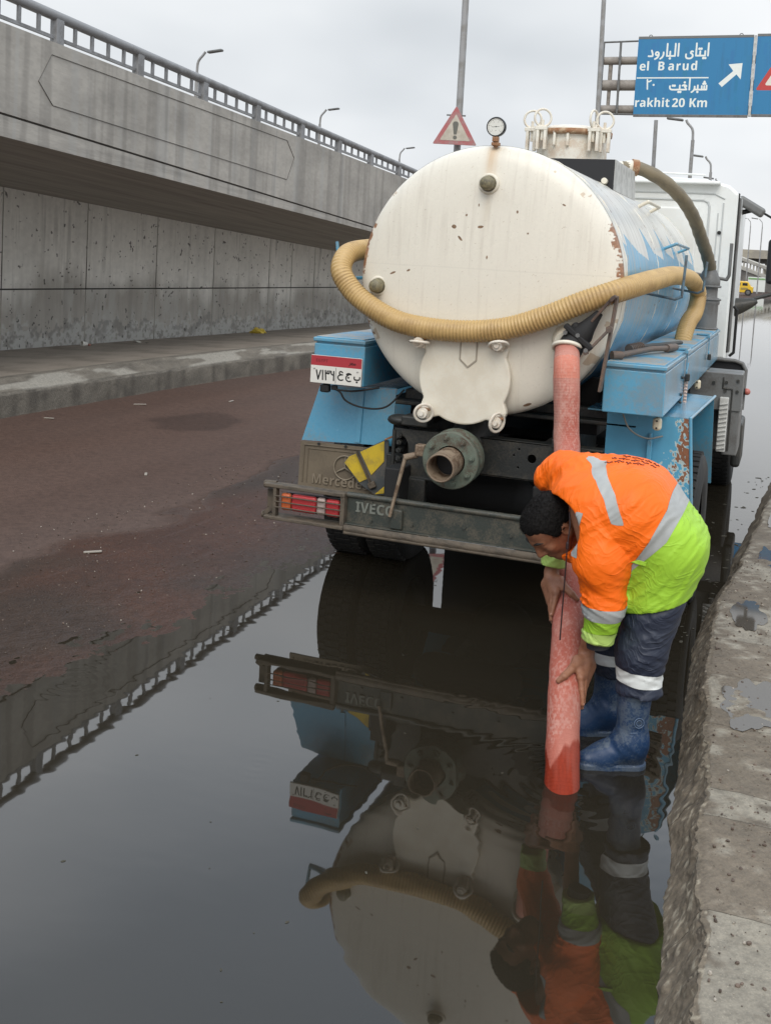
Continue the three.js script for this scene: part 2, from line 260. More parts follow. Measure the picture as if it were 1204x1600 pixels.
const text = (s, size, depth, p, rot = [0, 0, 0]) => xf(new TextGeometry(s, { font, size, depth, curveSegments: 4, bevelEnabled: false }), p, rot);

// ---------------------------------------------------------------- ground, road, water
const GROUND = thing('ground', null, null, [0, 0, 0], null, 'structure');
part(GROUND, 'soil', quad([-500, -0.35, 60], [500, -0.35, 60], [500, -0.35, -900], [-500, -0.35, -900]), std([0.12, 0.1, 0.085], 0.8));
const leftKerbX = (z) => { const P = [[12, -6.5], [-3.5, -6.43], [-6.6, -6.42], [-8.7, -6.36], [-11.2, -6.16], [-16, -5.75], [-40, -3.9], [-200, 6]]; for (let i = 0; i + 1 < P.length; i++) if (z >= P[i + 1][0]) return lerp(P[i][1], P[i + 1][1], clamp((P[i][0] - z) / (P[i][0] - P[i + 1][0]))); return 6; };
const rightKerbX = (() => { const c = new THREE.SplineCurve([[1.6, 8], [1.56, 5], [1.497, 3.16], [1.442, 2.33], [1.388, 1.42], [1.345, 0.5], [1.335, -0.4], [1.4, -1.3], [1.46, -2.4], [1.55, -4], [1.66, -6.2], [1.95, -12], [2.6, -25], [4.1, -55]].map(([x, z]) => new THREE.Vector2(x, z))); const P = c.getPoints(300); return (z) => { for (let i = 0; i + 1 < P.length; i++) if (z <= P[i].y && z >= P[i + 1].y) return lerp(P[i].x, P[i + 1].x, (P[i].y - z) / (P[i].y - P[i + 1].y)); return z > 8 ? 1.6 : 4.1; }; })();
const inShore = (x, z) => (z < 3.95 && z > -2.95 && x > waterEdgeX(z) - 0.95 && x < waterEdgeX(z) + 0.45 ? 1 : 0);
const waterEdgeX = (z) => (z > -0.8 ? lerp(-1.33, -1.62, clamp((z + 0.8) / 3.2)) + (z > 2.4 ? (2.4 - z) * 0.06 : 0) : lerp(-1.33, -1.9, clamp((-0.8 - z) / 20)));
const roadY = (x, z, fine = 0) => {
  const d = waterEdgeX(z) - x + (fbm(x * 1.3 + 30, z * 0.55 + 30, 3) - 0.5) * 0.55;
  let y = d > 0 ? 0.0075 * d + 0.0045 * d * clamp(d) : 0.03 * d; y = Math.max(y, -0.07);
  if (fine) y += 0.0015 + ((fbm(x * 14 + 9, z * 9 + 9, 3) - 0.5) * 0.012 + (n2(x * 55, z * 40) - 0.5) * 0.004) * step(0.9, 0.25, Math.abs(d - 0.1));
  return y + (fbm(x * 5 + 9, z * 5 + 9, 2) - 0.5) * 0.004 * step(-1, 0.4, d) - (fine === 0 ? 0.03 * inShore(x, z) : 0);
};
const roadGrain = colTex(1024, 1024, (u, v) => { const a = fbm(u * 48, v * 48, 4, 48, 48), b = n2(u * 220, v * 220, 220, 220), c = n2(u * 330 + 5, v * 330, 330, 330); const k = 0.62 + 0.5 * a + 0.22 * (b - 0.5); return c > 0.9 ? mul3([1, 0.97, 0.92], k * 1.35) : mul3([0.8, 0.8, 0.8], k); });
const roadBump = numTex(1024, 1024, (u, v) => 0.4 * fbm(u * 40, v * 40, 3, 40, 40) + 0.6 * n2(u * 200, v * 200, 200, 200));
M.dryRoad = std([1, 1, 1], 0.75, { specularIntensity: 0.45, map: roadGrain, bumpMap: roadBump, bumpScale: 0.0022, vertexColors: true });
M.wetRoad = std([1, 1, 1], 0.48, { specularIntensity: 0.55, map: roadGrain, bumpMap: roadBump, bumpScale: 0.0045, vertexColors: true });
const ROAD = thing('road', null, null, [0, 0, 0], null, 'structure');
{
  const mudEdge = (z) => (z > -1.3 ? lerp(-2.66, -2.75, clamp((z + 1.3) / 3)) : lerp(-2.66, -3.2, clamp((-1.3 - z) / 3.5))) ;
  const mask = (x, z) => (x - mudEdge(z)) + (fbm(x * 2 + 60, z * 0.9 + 60, 4) - 0.5) * 0.7;
  const col = (x, y, z) => {
    const m = mask(x, z), big = fbm(x * 0.5 + 3, z * 0.22 + 3, 4), streak = fbm(x * 2.2 + 50, z * 0.16 + 50, 3);
    let c = mix3([0.108, 0.062, 0.045], [0.124, 0.085, 0.069], clamp(big * 1.4 - 0.2 + 0.05 * (x + 4))); c = mul3(c, 0.86 + 0.3 * streak);
    const stain = Math.hypot((x + 4.75 - 0.12 * (z + 4.9)) / 0.36, (z + 4.9) / 0.7) + (fbm(x * 2.5 + 7, z * 1.5, 4) - 0.5) * 1.6; if (stain < 1.3) c = mul3(c, lerp(0.66, 1, step(0.8, 1.25, stain)));
    const red = fbm(x * 0.9 + 80, z * 0.7 + 80, 3);
    const wet = mix3([0.05, 0.029, 0.018], [0.072, 0.029, 0.015], step(0.45, 0.7, red)), w = step(-0.06, 0.06, m);
    return mix3(c, mul3(wet, 0.8 + 0.4 * fbm(x * 3, z * 3, 3)), w);
  };
  const rows = (z0, z1, nu, nv, x0, x1) => surf(nu, nv, (u, v) => { const z = lerp(z0, z1, v), a = x0(z), b = x1(z), x = lerp(a, b, u); return [x, roadY(x, z), z, x / 1.6, z / 1.6]; }, col);
  const near = rows(9, -15, 150, 420, (z) => leftKerbX(z) - 0.05, (z) => rightKerbX(z) + 0.15);
  const far = rows(-15, -160, 40, 80, (z) => leftKerbX(Math.max(z, -40)) - 0.05, (z) => 5 + (-15 - z) * 0.06);
  const shore = surf(110, 480, (u, v) => { const z = lerp(4, -3, v), x = waterEdgeX(z) + lerp(-1, 0.5, u); return [x, roadY(x, z, 1), z, x / 1.6, z / 1.6]; }, col);
  const [wet, dry] = splitMesh(near, (x, y, z) => mask(x, z));
  part(ROAD, 'dry_asphalt', [dry, far], M.dryRoad); part(ROAD, 'wet_asphalt', [wet, shore], M.wetRoad);
}
{
  const r = rng(5);
  const ripple = numTex(1024, 1024, (u, v) => 0.6 * fbm(u * 8, v * 12, 2, 8, 12) + 0.4 * n2(u * 24, v * 50, 24, 50));
  M.water = std([0.02, 0.0165, 0.011], 0.018, { ior: 1.56, bumpMap: ripple, bumpScale: 0.00032 });
  const W = thing('puddle_water', null, null, [0, 0, 0], null, 'structure');
  const bands = (t, K) => { for (let i = 0; i + 1 < K.length; i++) if (t <= K[i + 1][0]) return lerp(K[i][1], K[i + 1][1], (t - K[i][0]) / (K[i + 1][0] - K[i][0])); return K[K.length - 1][1]; };
  const rings = [[0.972, 1.88, 0.00042, 0.075, 0.2, 0.07], [1.15, 1.61, 0.0003, 0.08, 0.16, 0.12], [1.0, 1.32, 0.00025, 0.07, 0.13, 0.1], [-1.35, 1.95, 0.0004, 0.06, 0.1, 0], [-0.2, 2.3, 0.00015, 0.05, 0.08, 0], [0.35, 1.2, 0.00015, 0.055, 0.09, 0]];
  const wave = (x, z) => { let y = 0; for (const [cx, cz, A, w, fall, r0] of rings) { const d = Math.max(0, Math.hypot(x - cx, z - cz) - r0); if (d < fall * 5) y += A * Math.exp(-d / fall) * Math.cos(d / w * Math.PI * 2) * (0.6 + 0.8 * n2(x * 6 + 3, z * 6)); } return y; };
  part(W, 'water_sheet', surf(300, 420, (u, v) => { const z = bands(v, [[0, 9], [0.1, 2.9], [0.72, 0.7], [0.86, -6], [1, -100]]), f = bands(u, [[0, -4.2], [0.1, -1.9], [0.25, -1.0], [0.4, 0.2], [0.97, 1.3], [1, 1.42]]), x = f > 1.1 ? lerp(1.1, rightKerbX(Math.max(z, -54)) + 0.06, (f - 1.1) / 0.32) : f; return [x, wave(x, z), z, x / 2.4, z / 2.4]; }), M.water);
  // ripples where the film thins out over the stones of the road: low crests of water
}

// ---------------------------------------------------------------- left pavement and kerb
const kerbBump = numTex(512, 512, (u, v) => 0.6 * fbm(u * 14, v * 14, 5, 14, 14) + 0.4 * n2(u * 90, v * 90, 90, 90));
M.paving = std([1, 1, 1], 0.7, { map: worn([0.25, 0.212, 0.17], [0.165, 0.138, 0.108], 0.9, 5, 5, 0.03), bumpMap: kerbBump, bumpScale: 0.004, tile: 1.7 });
M.concreteV = std([1, 1, 1], 0.75, { vertexColors: true, map: roadGrain, bumpMap: kerbBump, bumpScale: 0.006, tile: 0.9 });
const PAVE = thing('pavement', null, null, [0, 0, 0], null, 'structure');
const wallX = (z) => -9.73 - (z + 7.44) * 0.088;
part(PAVE, 'paving', surf(20, 120, (u, v) => { const z = lerp(9, -60, v), x = lerp(wallX(Math.max(z, -17.2)) - 0.1, leftKerbX(z) - 0.4, u); return [x, lerp(0.3, 0.446, u) + (fbm(x * 0.8 + 20, z * 0.8 + 20, 3) - 0.5) * 0.02, z]; }), M.paving);
{
  const prof = [[0.02, -0.08], [0, 0.06], [-0.012, 0.3], [-0.035, 0.345], [-0.2, 0.405], [-0.32, 0.45], [-0.42, 0.452]];
  const g = surf(36, 500, (u, v) => {
    const z = lerp(9, -36, v), s = u * (prof.length - 1), i = Math.min(prof.length - 2, Math.floor(s)), f = s - i, n = (fbm(z * 1.1 + 7, u * 2, 3) - 0.5), k = fbm(z * 9, u * 14 + 3, 3) - 0.5;
    return [leftKerbX(z) + lerp(prof[i][0], prof[i + 1][0], f) * -1 * -1 + n * 0.03 + k * 0.012, lerp(prof[i][1], prof[i + 1][1], f) + (n * 0.03 + k * 0.012) * step(0.1, 0.3, u) * (1 - step(0.9, 1, u)), z];
  }, (x, y, z, u) => {
    const base = mul3([0.19, 0.165, 0.13], 0.35 + 0.7 * fbm(z * 3 + 2, u * 9, 4) + 0.5 * fbm(z * 14, u * 20, 3)), drip = fbm(z * 9 + 1, u * 1.5, 3);
    const p = step(0.5, 0.58, fbm(z * 1.5 + 11, u * 5 + 3, 4) + 0.1 * Math.sin(z * 2.1)) * step(0.42, 0.5, u) * (1 - step(0.78, 0.86, u));
    const d = u < 0.42 ? step(0.52, 0.66, drip) * 0.6 : 0;
    return mix3(mix3(base, [0.07, 0.058, 0.045], d), [0.42, 0.39, 0.33], p * 0.8);
  });
  const K = thing('kerb', null, null, [0, 0, 0], null, 'structure');
  part(K, 'kerb_stone', g, M.concreteV);
}

// ---------------------------------------------------------------- right kerb: broken stones with worn paint
{
  const K = thing('kerb', null, null, [0, 0, 0], null, 'structure');
  const cuts = [7, 5.2, 4.05, 3.5, 2.87, 2.27, 2.06, 1.45, 0.85, 0.3, -0.4, -1.1, -1.9, -2.8, -3.9, -5.2, -7, -9.5, -13, -18, -26, -40];
  const paint = [0.5, 0.6, 0.8, 0.95, 0.1, 0.85, 0.2, 0.4, 0.12, 0.55, 0.2, 0.5, 0.15, 0.55, 0.2, 0.5, 0.2, 0.4, 0, 0, 0];
  const top = (z) => (z > -0.9 ? 0.2 : lerp(0.2, 0.15, clamp((-0.9 - z) / 3)));
  const pts = [[-0.03, -0.12], [0.0, 0.0], [0.03, 0.06], [0.065, 0.12], [0.085, 0.165], [0.1, 0.192], [0.125, 0.2], [0.25, 0.203], [0.4, 0.2], [0.47, 0.198]];
  for (let q = 0; q + 1 < cuts.length; q++) {
    const z0 = cuts[q] - 0.001, z1 = cuts[q + 1] + 0.001, L = z0 - z1, near = z0 < 3.5 && z1 > -2.2, nv = Math.max(6, Math.ceil(L / (near ? 0.012 : 0.06))), nu = near ? 60 : 24;
    const g = surf(nu, nv, (u, v) => {
      const s = Math.pow(u, 1.0) * (pts.length - 1), i = Math.min(pts.length - 2, Math.floor(s)), f = s - i, z = lerp(z0, z1, v);
      let dx = lerp(pts[i][0], pts[i + 1][0], f), y = lerp(pts[i][1], pts[i + 1][1], f) * (y0(z)), x = rightKerbX(z) + dx;
      const face = step(0.05, 0.15, u) * (1 - step(0.6, 0.72, u));
      const rough = (fbm3(x * 5 + 9, y * 5 + 9, z * 3 + 50, 2) - 0.5) * 0.06 + (fbm3(x * 24 + 9, y * 24 + 9, z * 24 + 90, 3) - 0.5) * 0.032 + (n3(x * 85 + 5, y * 85 + 5, z * 85 + 300) - 0.5) * 0.006;
      x += rough * face; y += ((fbm(z * 4, u * 4, 3) - 0.5) * 0.016 + (fbm(z * 30, u * 30, 2) - 0.5) * 0.005) * step(0.55, 0.75, u) + rough * 0.35 * face;
      return [x, y, z];
    }, (x, y, z, u, v) => {
      const a = fbm(z * 3 + 5, x * 5 + 5, 5), b = fbm(z * 16, x * 16, 4), c = n2(z * 70, x * 70);
      let k = mul3([0.175, 0.14, 0.1], 0.5 + 0.6 * a + 0.45 * b);
      if (u < 0.62) { const b3 = fbm3(x * 22 + 9, y * 22 + 9, z * 22 + 90, 3), c3 = n3(x * 60 + 5, y * 60 + 5, z * 60 + 300); k = mul3([0.25, 0.2, 0.14], 0.3 + 0.75 * b3 + 0.35 * (c3 - 0.3)); if (c3 > 0.8) k = mul3([0.36, 0.31, 0.23], 0.8 + 0.5 * b3); }
      else { const w = step(0.5, 0.6, b * 0.5 + a * 0.45 + 0.32 * (paint[q] - 0.42)); k = mix3(k, mul3([0.34, 0.305, 0.24], 0.7 + 0.5 * b), w * 0.8); }
      return k;
    });
    part(K, 'kerb_stone', g, M.concreteV);
    function y0(z) { return top(z) / 0.2; }
  }
  const P2 = thing('pavement', null, null, [0, 0, 0], null, 'structure');
  part(P2, 'paving', surf(30, 160, (u, v) => { const z = lerp(9, -60, v), x = rightKerbX(Math.max(z, -54)) + 0.47 + u * 14; return [x, top(z) - 0.012 + (fbm(x * 1.5, z * 1.5, 3) - 0.5) * 0.02 * step(0, 0.1, u), z]; }), M.paving);
  // rain puddles lying in the hollows of the kerb
  const W = thing('rain_puddle', null, null, [0, 0, 0], null, 'structure');
  M.film = std([0.07, 0.06, 0.048], 0.04, { ior: 1.4 });
  const puddles = [[1.6, -0.2, 0.085, 0.26], [1.68, 1.16, 0.13, 0.27], [1.69, -1.6, 0.07, 0.26], [1.7, -2.9, 0.05, 0.3]];
  puddles.forEach(([x, z, rx, rz], i) => {
    const s = new THREE.Shape(); for (let k = 0; k < 60; k++) { const a = k / 60 * Math.PI * 2, w = 0.45 + 1.1 * fbm(Math.cos(a) * 2.2 + 9 + i * 7, Math.sin(a) * 2.2 + 9, 3), p = [Math.cos(a) * rx * w, Math.sin(a) * rz * w]; k ? s.lineTo(...p) : s.moveTo(...p); }
    const g = new THREE.ShapeGeometry(s); g.rotateX(-Math.PI / 2); g.translate(x, top(z) + 0.006, z); part(W, 'water_film', g, M.film);
  });
}

// ---------------------------------------------------------------- retaining wall of concrete panels
const zoneBump = numTex(512, 512, (u, v) => { const p = n2(u * 60, v * 60, 60, 60); return 0.5 + 0.3 * (fbm(u * 20, v * 20, 4, 20, 20) - 0.5) - (p > 0.9 ? (p - 0.9) * 3 : 0); });
{
  const WALL = thing('retaining_wall', 'grey concrete panel wall with dark damp base under the overpass', 'wall', [-9.4, 0.27, -10]);
  const topY = (z) => 2.81 + (z + 7.44) * 0.0655 + 0.45, seams = [13, 11, 9, 7, 5, 3, 1, -0.6, -2.2, -3.9, -5.6, -7.44, -9.35, -11.25, -13.1, -15.2, -16.15, -17.2, -19, -21, -23, -25, -27, -29, -31, -34, -38, -44];
  const tex = colTex(2048, 512, (u, v) => {
    const z = -u * 16, y = v * 4;
    const big = fbm(u * 26, v * 5 + 3, 5), fine = fbm(u * 300, v * 75, 3), streak = fbm(z * 9 + 100, y * 0.5, 4), pock = n2(z * 14, y * 14) * 0.6 + 0.4 * n2(z * 33, y * 33);
    let c = mul3([0.7, 0.675, 0.62], 0.82 + 0.2 * big + 0.16 * (fine - 0.5) + 0.25 * (streak - 0.5));
    const edge = 0.95 + 0.5 * (fbm(z * 1.2 + 31, 3, 4) - 0.5) * 1.6 + 0.25 * (fbm(z * 7, 9, 3) - 0.5);
    const damp = step(edge + 0.3, edge - 0.35, y + 0.5 * (big - 0.5)); c = mix3(c, mul3([0.26, 0.235, 0.2], 0.6 + 0.6 * streak), damp * 0.8);
    if (streak > 0.66) c = mix3(c, [0.16, 0.15, 0.135], (streak - 0.66) * 2.5);
    const white = fbm(z * 5 + 70, y * 1.1, 4); if (y < 1.1 && white > 0.62) c = mix3(c, [0.4, 0.39, 0.36], clamp((white - 0.62) * 7) * 0.55);
    const foot = step(0.5, 0.6, 0.6 * fbm(z * 5 + 60, y * 5, 4) + 0.4 * fbm(z * 18, y * 14, 3) + 0.36 - y * 1.0); c = mix3(c, mul3([0.1, 0.1, 0.095], 0.6 + 0.8 * fine), foot * 0.45);
    const peel = fbm(z * 6 + 9, y * 6, 4) + 0.55 - y * 1.1; if (y < 0.6 && peel > 0.62) c = mix3(c, [0.42, 0.41, 0.38], clamp((peel - 0.62) * 6) * 0.7 * step(0.3, 0.6, fbm(z * 16, y * 16, 3)));
    if (pock > 0.82) c = mix3(c, [0.05, 0.045, 0.04], clamp((pock - 0.82) * 20) * 0.85);
    return c;
  }, true);
  const mat = std([1, 1, 1], 0.75, { map: tex, bumpMap: zoneBump, bumpScale: 0.004 });
  for (let i = 0; i + 1 < seams.length; i++) {
    const a = seams[i] - 0.013, b = seams[i + 1] + 0.013, rows = [[0.1, 1.24], [1.265, null]];
    for (const [y0, y1] of rows) {
      const A = [wallX(a), wallX(b)], ya = y1 ?? topY(a), yb = y1 ?? topY(b);
      const f = quad([A[0], y0, a], [A[1], y0, b], [A[1], yb, b], [A[0], ya, a]), zs = [a, b, b, a, b, a];
      const [s0, s1] = [-a / 16, -b / 16]; f.setAttribute('uv', new THREE.Float32BufferAttribute([s0, y0 / 4, s1, y0 / 4, s1, yb / 4, s0, y0 / 4, s1, yb / 4, s0, ya / 4].map((x, k) => (k % 2 ? (x * 4 - 0.25) / 4 : x)), 2));
      const d = 0.03, e1 = quad([A[0] - d, y0, a], [A[0], y0, a], [A[0], ya, a], [A[0] - d, ya, a]), e2 = quad([A[1], y0, b], [A[1] - d, y0, b], [A[1] - d, yb, b], [A[1], yb, b]), e3 = quad([A[0] - d, ya, a], [A[0], ya, a], [A[1], yb, b], [A[1] - d, yb, b]), e4 = quad([A[0], y0, a], [A[0] - d, y0, a], [A[1] - d, y0, b], [A[1], y0, b]);
      part(WALL, 'wall_panel', [f, e1, e2, e3, e4], mat, { keepUV: true });
    }
  }
  part(WALL, 'backing', quad([wallX(13) - 0.028, 0, 13], [wallX(-44) - 0.028, 0, -44], [wallX(-44) - 0.028, 3.2, -44], [wallX(13) - 0.028, 5, 13]), std([0.05, 0.047, 0.042], 0.85));
  // deck of the overpass: soffit, edge beam with bands and grooves, parapet
  const DX = -6.7, yP = (z) => 4.39 + (z + 4.77) * 0.0432, yG = (z) => 3.44 + (z + 3.84) * 0.0665, yS = (z) => 3.195 + (z + 3.8) * 0.0535;
  const BR = thing('overpass', 'grey concrete overpass deck with streaked parapet face above the wall', 'bridge', [-9, 2.5, -10]);
  const ftex = colTex(2048, 512, (u, v) => {
    const z = u * 20, y = v * 1.6, w = Math.pow(fbm(z * 5.5 + 3, y * 0.16, 3), 1.2), w2 = fbm(z * 16 + 40, y * 0.35 + 9, 3), big = fbm(u * 20, v * 3, 5), fine = fbm(u * 320, v * 40, 3), low = step(1.3, 0.1, y);
    let c = mul3([0.37, 0.342, 0.3], 0.8 + 0.26 * big + 0.22 * (fine - 0.5));
    const white = step(0.5, 0.74, w * (0.8 + 0.4 * w2)) * step(0.3, 0.55, fbm(z * 0.7 + 50, 4, 2)); c = mix3(c, [0.36, 0.35, 0.325], white * 0.45);
    const dark = step(0.52, 0.75, fbm(z * 7 + 90, y * 0.2 + 5, 3)); const blot = fbm(z * 1.6 + 8, y * 2.2, 5); c = mul3(c, 0.72 + 0.56 * blot); return mix3(c, [0.1, 0.092, 0.082], dark * 0.3);
  });
  const fm = std([1, 1, 1], 0.75, { map: ftex, bumpMap: zoneBump, bumpScale: 0.003 });
  const strip = (xa, xb, ya, yb, z0 = 14, z1 = -120, n = 120) => surf(n, 1, (u, v) => { const z = lerp(z0, z1, u); return [v ? xb(z) : xa(z), v ? yb(z) : ya(z), z, -z / 20, v ? 0.95 : 0.02]; });
  const X = (o) => () => DX + o;
  // a hanging face with the long octagonal groove cut into it: the groove is a recessed strip between raised plates
  part(BR, 'edge_beam', [strip(X(0), X(0), (z) => yG(z) + 0.012, yP), strip(X(-0.3), X(0), yP, yP, 14, -120), strip(X(-0.3), X(-0.3), yP, yG)], fm, { keepUV: true });
  part(BR, 'lower_band', [strip(X(-0.012), X(-0.012), yS, (z) => yG(z) - 0.012), strip(X(-0.04), X(-0.012), (z) => yG(z) - 0.012, (z) => yG(z) - 0.012), strip(X(-0.012), X(-0.1), yS, yS)], fm, { keepUV: true });
  part(BR, 'groove', strip(X(-0.04), X(-0.04), (z) => yG(z) - 0.02, (z) => yG(z) + 0.02), std([0.12, 0.11, 0.1], 0.85));
  part(BR, 'drip_strip', strip(X(0), X(-0.04), (z) => yG(z) + 0.012, (z) => yG(z) + 0.012), fm);
  const oct = [[-4.604, 4.245], [-10.975, 3.99], [-11.29, 3.72], [-11.04, 3.325], [-4.642, 3.66], [-4.377, 3.9]];
  const gr = []; for (let i = 0; i < 6; i++) { const a = oct[i], b = oct[(i + 1) % 6]; gr.push(bar([DX + 0.003, a[1], a[0]], [DX + 0.003, b[1], b[0]], i === 5 ? 0.008 : 0.014, 0.007, [1, 0, 0])); }
  part(BR, 'groove', gr, std([0.16, 0.15, 0.135], 0.85), { label: 'long eight-sided outline scored into the parapet face' });
  const stex = colTex(1024, 512, (u, v) => mul3([0.34, 0.315, 0.28], 0.6 + 0.55 * fbm(u * 8, v * 60, 5, 8, 60) + 0.25 * n2(u * 3, v * 24, 3, 24)));
  part(BR, 'soffit', surf(100, 8, (u, v) => { const z = lerp(14, -120, u), x = lerp(wallX(Math.max(z, -44)) - 0.2, DX - 0.1, v); return [x, lerp(2.81 + (z + 7.44) * 0.0655, yS(z), v), z, z / 8, v]; }), std([1, 1, 1], 0.8, { map: stex, bumpMap: zoneBump, bumpScale: 0.003 }), { keepUV: true });
  part(BR, 'roadway', strip(X(-0.3), () => -17, (z) => yP(z) - 0.15, (z) => yP(z) - 0.15), M.paving);
  // railing: posts, balusters, handrail and lower rail
  const RL = thing('railing', 'grey metal railing of posts and balusters along the overpass edge', 'railing', [DX - 0.12, 4.3, -10]);
  const rx = DX - 0.07, yR = (z) => 4.72 + (z + 4.81) * 0.0487;
  M.rail = std([1, 1, 1], 0.55, { map: worn([0.26, 0.26, 0.262], [0.16, 0.155, 0.15], 0.9, 4, 131), bumpMap: grain, bumpScale: 0.001, tile: 0.7 });
  part(RL, 'handrail', rod([rx, yR(14), 14], [rx, yR(-120), -120], 0.062, 0.062, 14), M.rail);
  part(RL, 'lower_rail', bar([rx, yP(14) + 0.075, 14], [rx, yP(-120) + 0.075, -120], 0.045, 0.028), M.rail);
  const zs = []; for (let z = 12.1, k = 0; z > -60; k++) { zs.push(z); z -= 1.72; }
  const off = (() => { let b = 0, e = 1e9; zs.forEach((z) => { if (Math.abs(z + 4.786) < e) { e = Math.abs(z + 4.786); b = -4.786 - z; } }); return b; })();
  zs.map((z) => z + off).forEach((z, i) => {
    const a = yP(z) - 0.005, b = yR(z); part(RL, 'railing_post', rbox(0.1, b - a, 0.15, 0.012, rx, (a + b) / 2, z), M.rail);
    for (let k = 1; k <= 4; k++) { const zz = z - k * 0.344, c = yP(zz) + 0.08, d = yR(zz) - 0.03; part(RL, 'baluster', rbox(0.035, d - c, 0.05, 0.006, rx, (c + d) / 2, zz, [0, 0, 0], 1), M.rail); }
  });
}

// ---------------------------------------------------------------- street lamps, far poles
function lamp(x, y0, z, h, arm, label, group, dir = 1, w = 1) {
  const t = thing('street_lamp', label, 'street lamp', [x, y0, z], group);
  const bend = 0.9; const pts = [[x, y0, z], [x, y0 + h - bend, z], [x + dir * 0.06, y0 + h - bend * 0.45, z], [x + dir * 0.3, y0 + h - 0.12, z], [x + dir * (arm - 0.5), y0 + h, z]];
  part(t, 'lamp_post', [rod(pts[0], pts[1], 0.11 * w, 0.08 * w, 12), tubeR(curve(pts.slice(1)), 20, 10, () => 0.06 * w)], M.pole);
  part(t, 'lamp_head', [rbox(0.75, 0.11, 0.26, 0.05, x + dir * arm, y0 + h + 0.03, z, [0, 0, dir * 0.12])], M.greyMetal);
  return t;
}
lamp(-24.3, 3, -37.4, 7.75, 0.9, 'street lamp on the overpass, nearest of the three above the railing', 'lamps along the overpass');
lamp(-26.9, 2.6, -56.8, 8.35, 0.9, 'street lamp on the overpass, second of the three above the railing', 'lamps along the overpass');
lamp(-29.4, 2.2, -78.4, 8.7, 0.9, 'street lamp on the overpass, farthest one just left of the tank', 'lamps along the overpass');
lamp(-3.1, -0.1, -45.1, 9.05, 0.85, 'tall curved street lamp below the blue road sign, nearest of three', 'lamps behind the tanker cab', -1);
lamp(-3.34, -0.1, -60, 8.95, 0.85, 'curved street lamp behind the cab roof, second of three', 'lamps behind the tanker cab', -1);
lamp(-3.9, -0.1, -77, 9.1, 0.85, 'lowest curved street lamp tip just above the cab roof', 'lamps behind the tanker cab', -1);
lamp(-3.6, -0.1, -129.6, 8.9, 0.9, 'thin lamp post right of the cab, left of the pair', 'lamps far down the road', -1, 0.7);
lamp(-2.2, -0.1, -126.9, 8.75, 0.9, 'thin lamp post right of the cab, right of the pair', 'lamps far down the road', -1, 0.7);
part(thing('sign_post', 'tall grey pole rising behind the left end of the sign gantry', 'pole', [-5.1, -0.1, -32.5]), 'post', rod([-5.1, -0.1, -32.6], [-5.36, 14, -32.6], 0.1, 0.075, 12), M.pole);
part(thing('utility_pole', 'grey pole seen under the blue sign behind the manhole', 'pole', [-4.1, -0.1, -40.3]), 'post', rod([-4.05, -0.1, -40.3], [-4.2, 8.3, -40.4], 0.09, 0.08, 12), M.pole);

// warning sign on its pole
{
  const t = thing('warning_sign', 'faded red triangle warning sign with exclamation mark on tall pole', 'road sign', [-5.55, -0.1, -17.15]);
  part(t, 'pole', rod([-5.53, -0.1, -17.2], [-5.62, 11, -17.35], 0.085, 0.07, 14), M.pole);
  const cx = -5.555, cy = 4.9, z = -17.0, tri = (r, dy = 0) => { const s = new THREE.Shape(), p = [[0, r * 1.0], [-r * 0.866, -r * 0.5], [r * 0.866, -r * 0.5]].map(([x, y]) => new THREE.Vector2(x, y + dy)); const q = r * 0.07; for (let i = 0; i < 3; i++) { const a = p[(i + 2) % 3], b = p[i], c = p[(i + 1) % 3], u = b.clone().add(a.clone().sub(b).setLength(q)), w = b.clone().add(c.clone().sub(b).setLength(q)); i ? s.lineTo(u.x, u.y) : s.moveTo(u.x, u.y); s.quadraticCurveTo(b.x, b.y, w.x, w.y); } s.closePath(); return s; };
  const yaw = 0.3, place = (g) => xf(g, [cx, cy, z], [0, yaw, 0.0]);
  part(t, 'sign_plate', place(ext(tri(0.56), 0.012, 0.003)), std([1, 1, 1], 0.5, { map: worn([0.4, 0.12, 0.12], [0.33, 0.22, 0.21], 0.8, 4, 151), tile: 0.5 }));
  const inner = ext(tri(0.385, -0.0), 0.004, 0); inner.translate(0, 0, 0.0155); part(t, 'sign_face', place(inner), std([1, 1, 1], 0.5, { map: worn([0.52, 0.48, 0.4], [0.4, 0.35, 0.28], 0.8, 4, 152), tile: 0.4 }));
  const ex = new THREE.Shape(); ex.moveTo(-0.03, -0.06); ex.lineTo(-0.062, 0.16); ex.quadraticCurveTo(-0.062, 0.225, 0, 0.225); ex.quadraticCurveTo(0.062, 0.225, 0.062, 0.16); ex.lineTo(0.03, -0.06); const eg = ext(ex, 0.004, 0); eg.translate(0, 0, 0.0205);
  const dg = xf(new THREE.CylinderGeometry(0.042, 0.042, 0.004, 20), [0, -0.125, 0.0225], [Math.PI / 2, 0, 0]);
  part(t, 'exclamation_mark', [place(eg), place(dg)], std([0.13, 0.13, 0.11], 0.6));
  part(t, 'bracket', place(box(0.42, 0.03, 0.04, 0, 0.36, -0.03)), M.greyMetal); part(t, 'bracket', place(box(0.5, 0.03, 0.04, 0, -0.2, -0.03)), M.greyMetal);
}

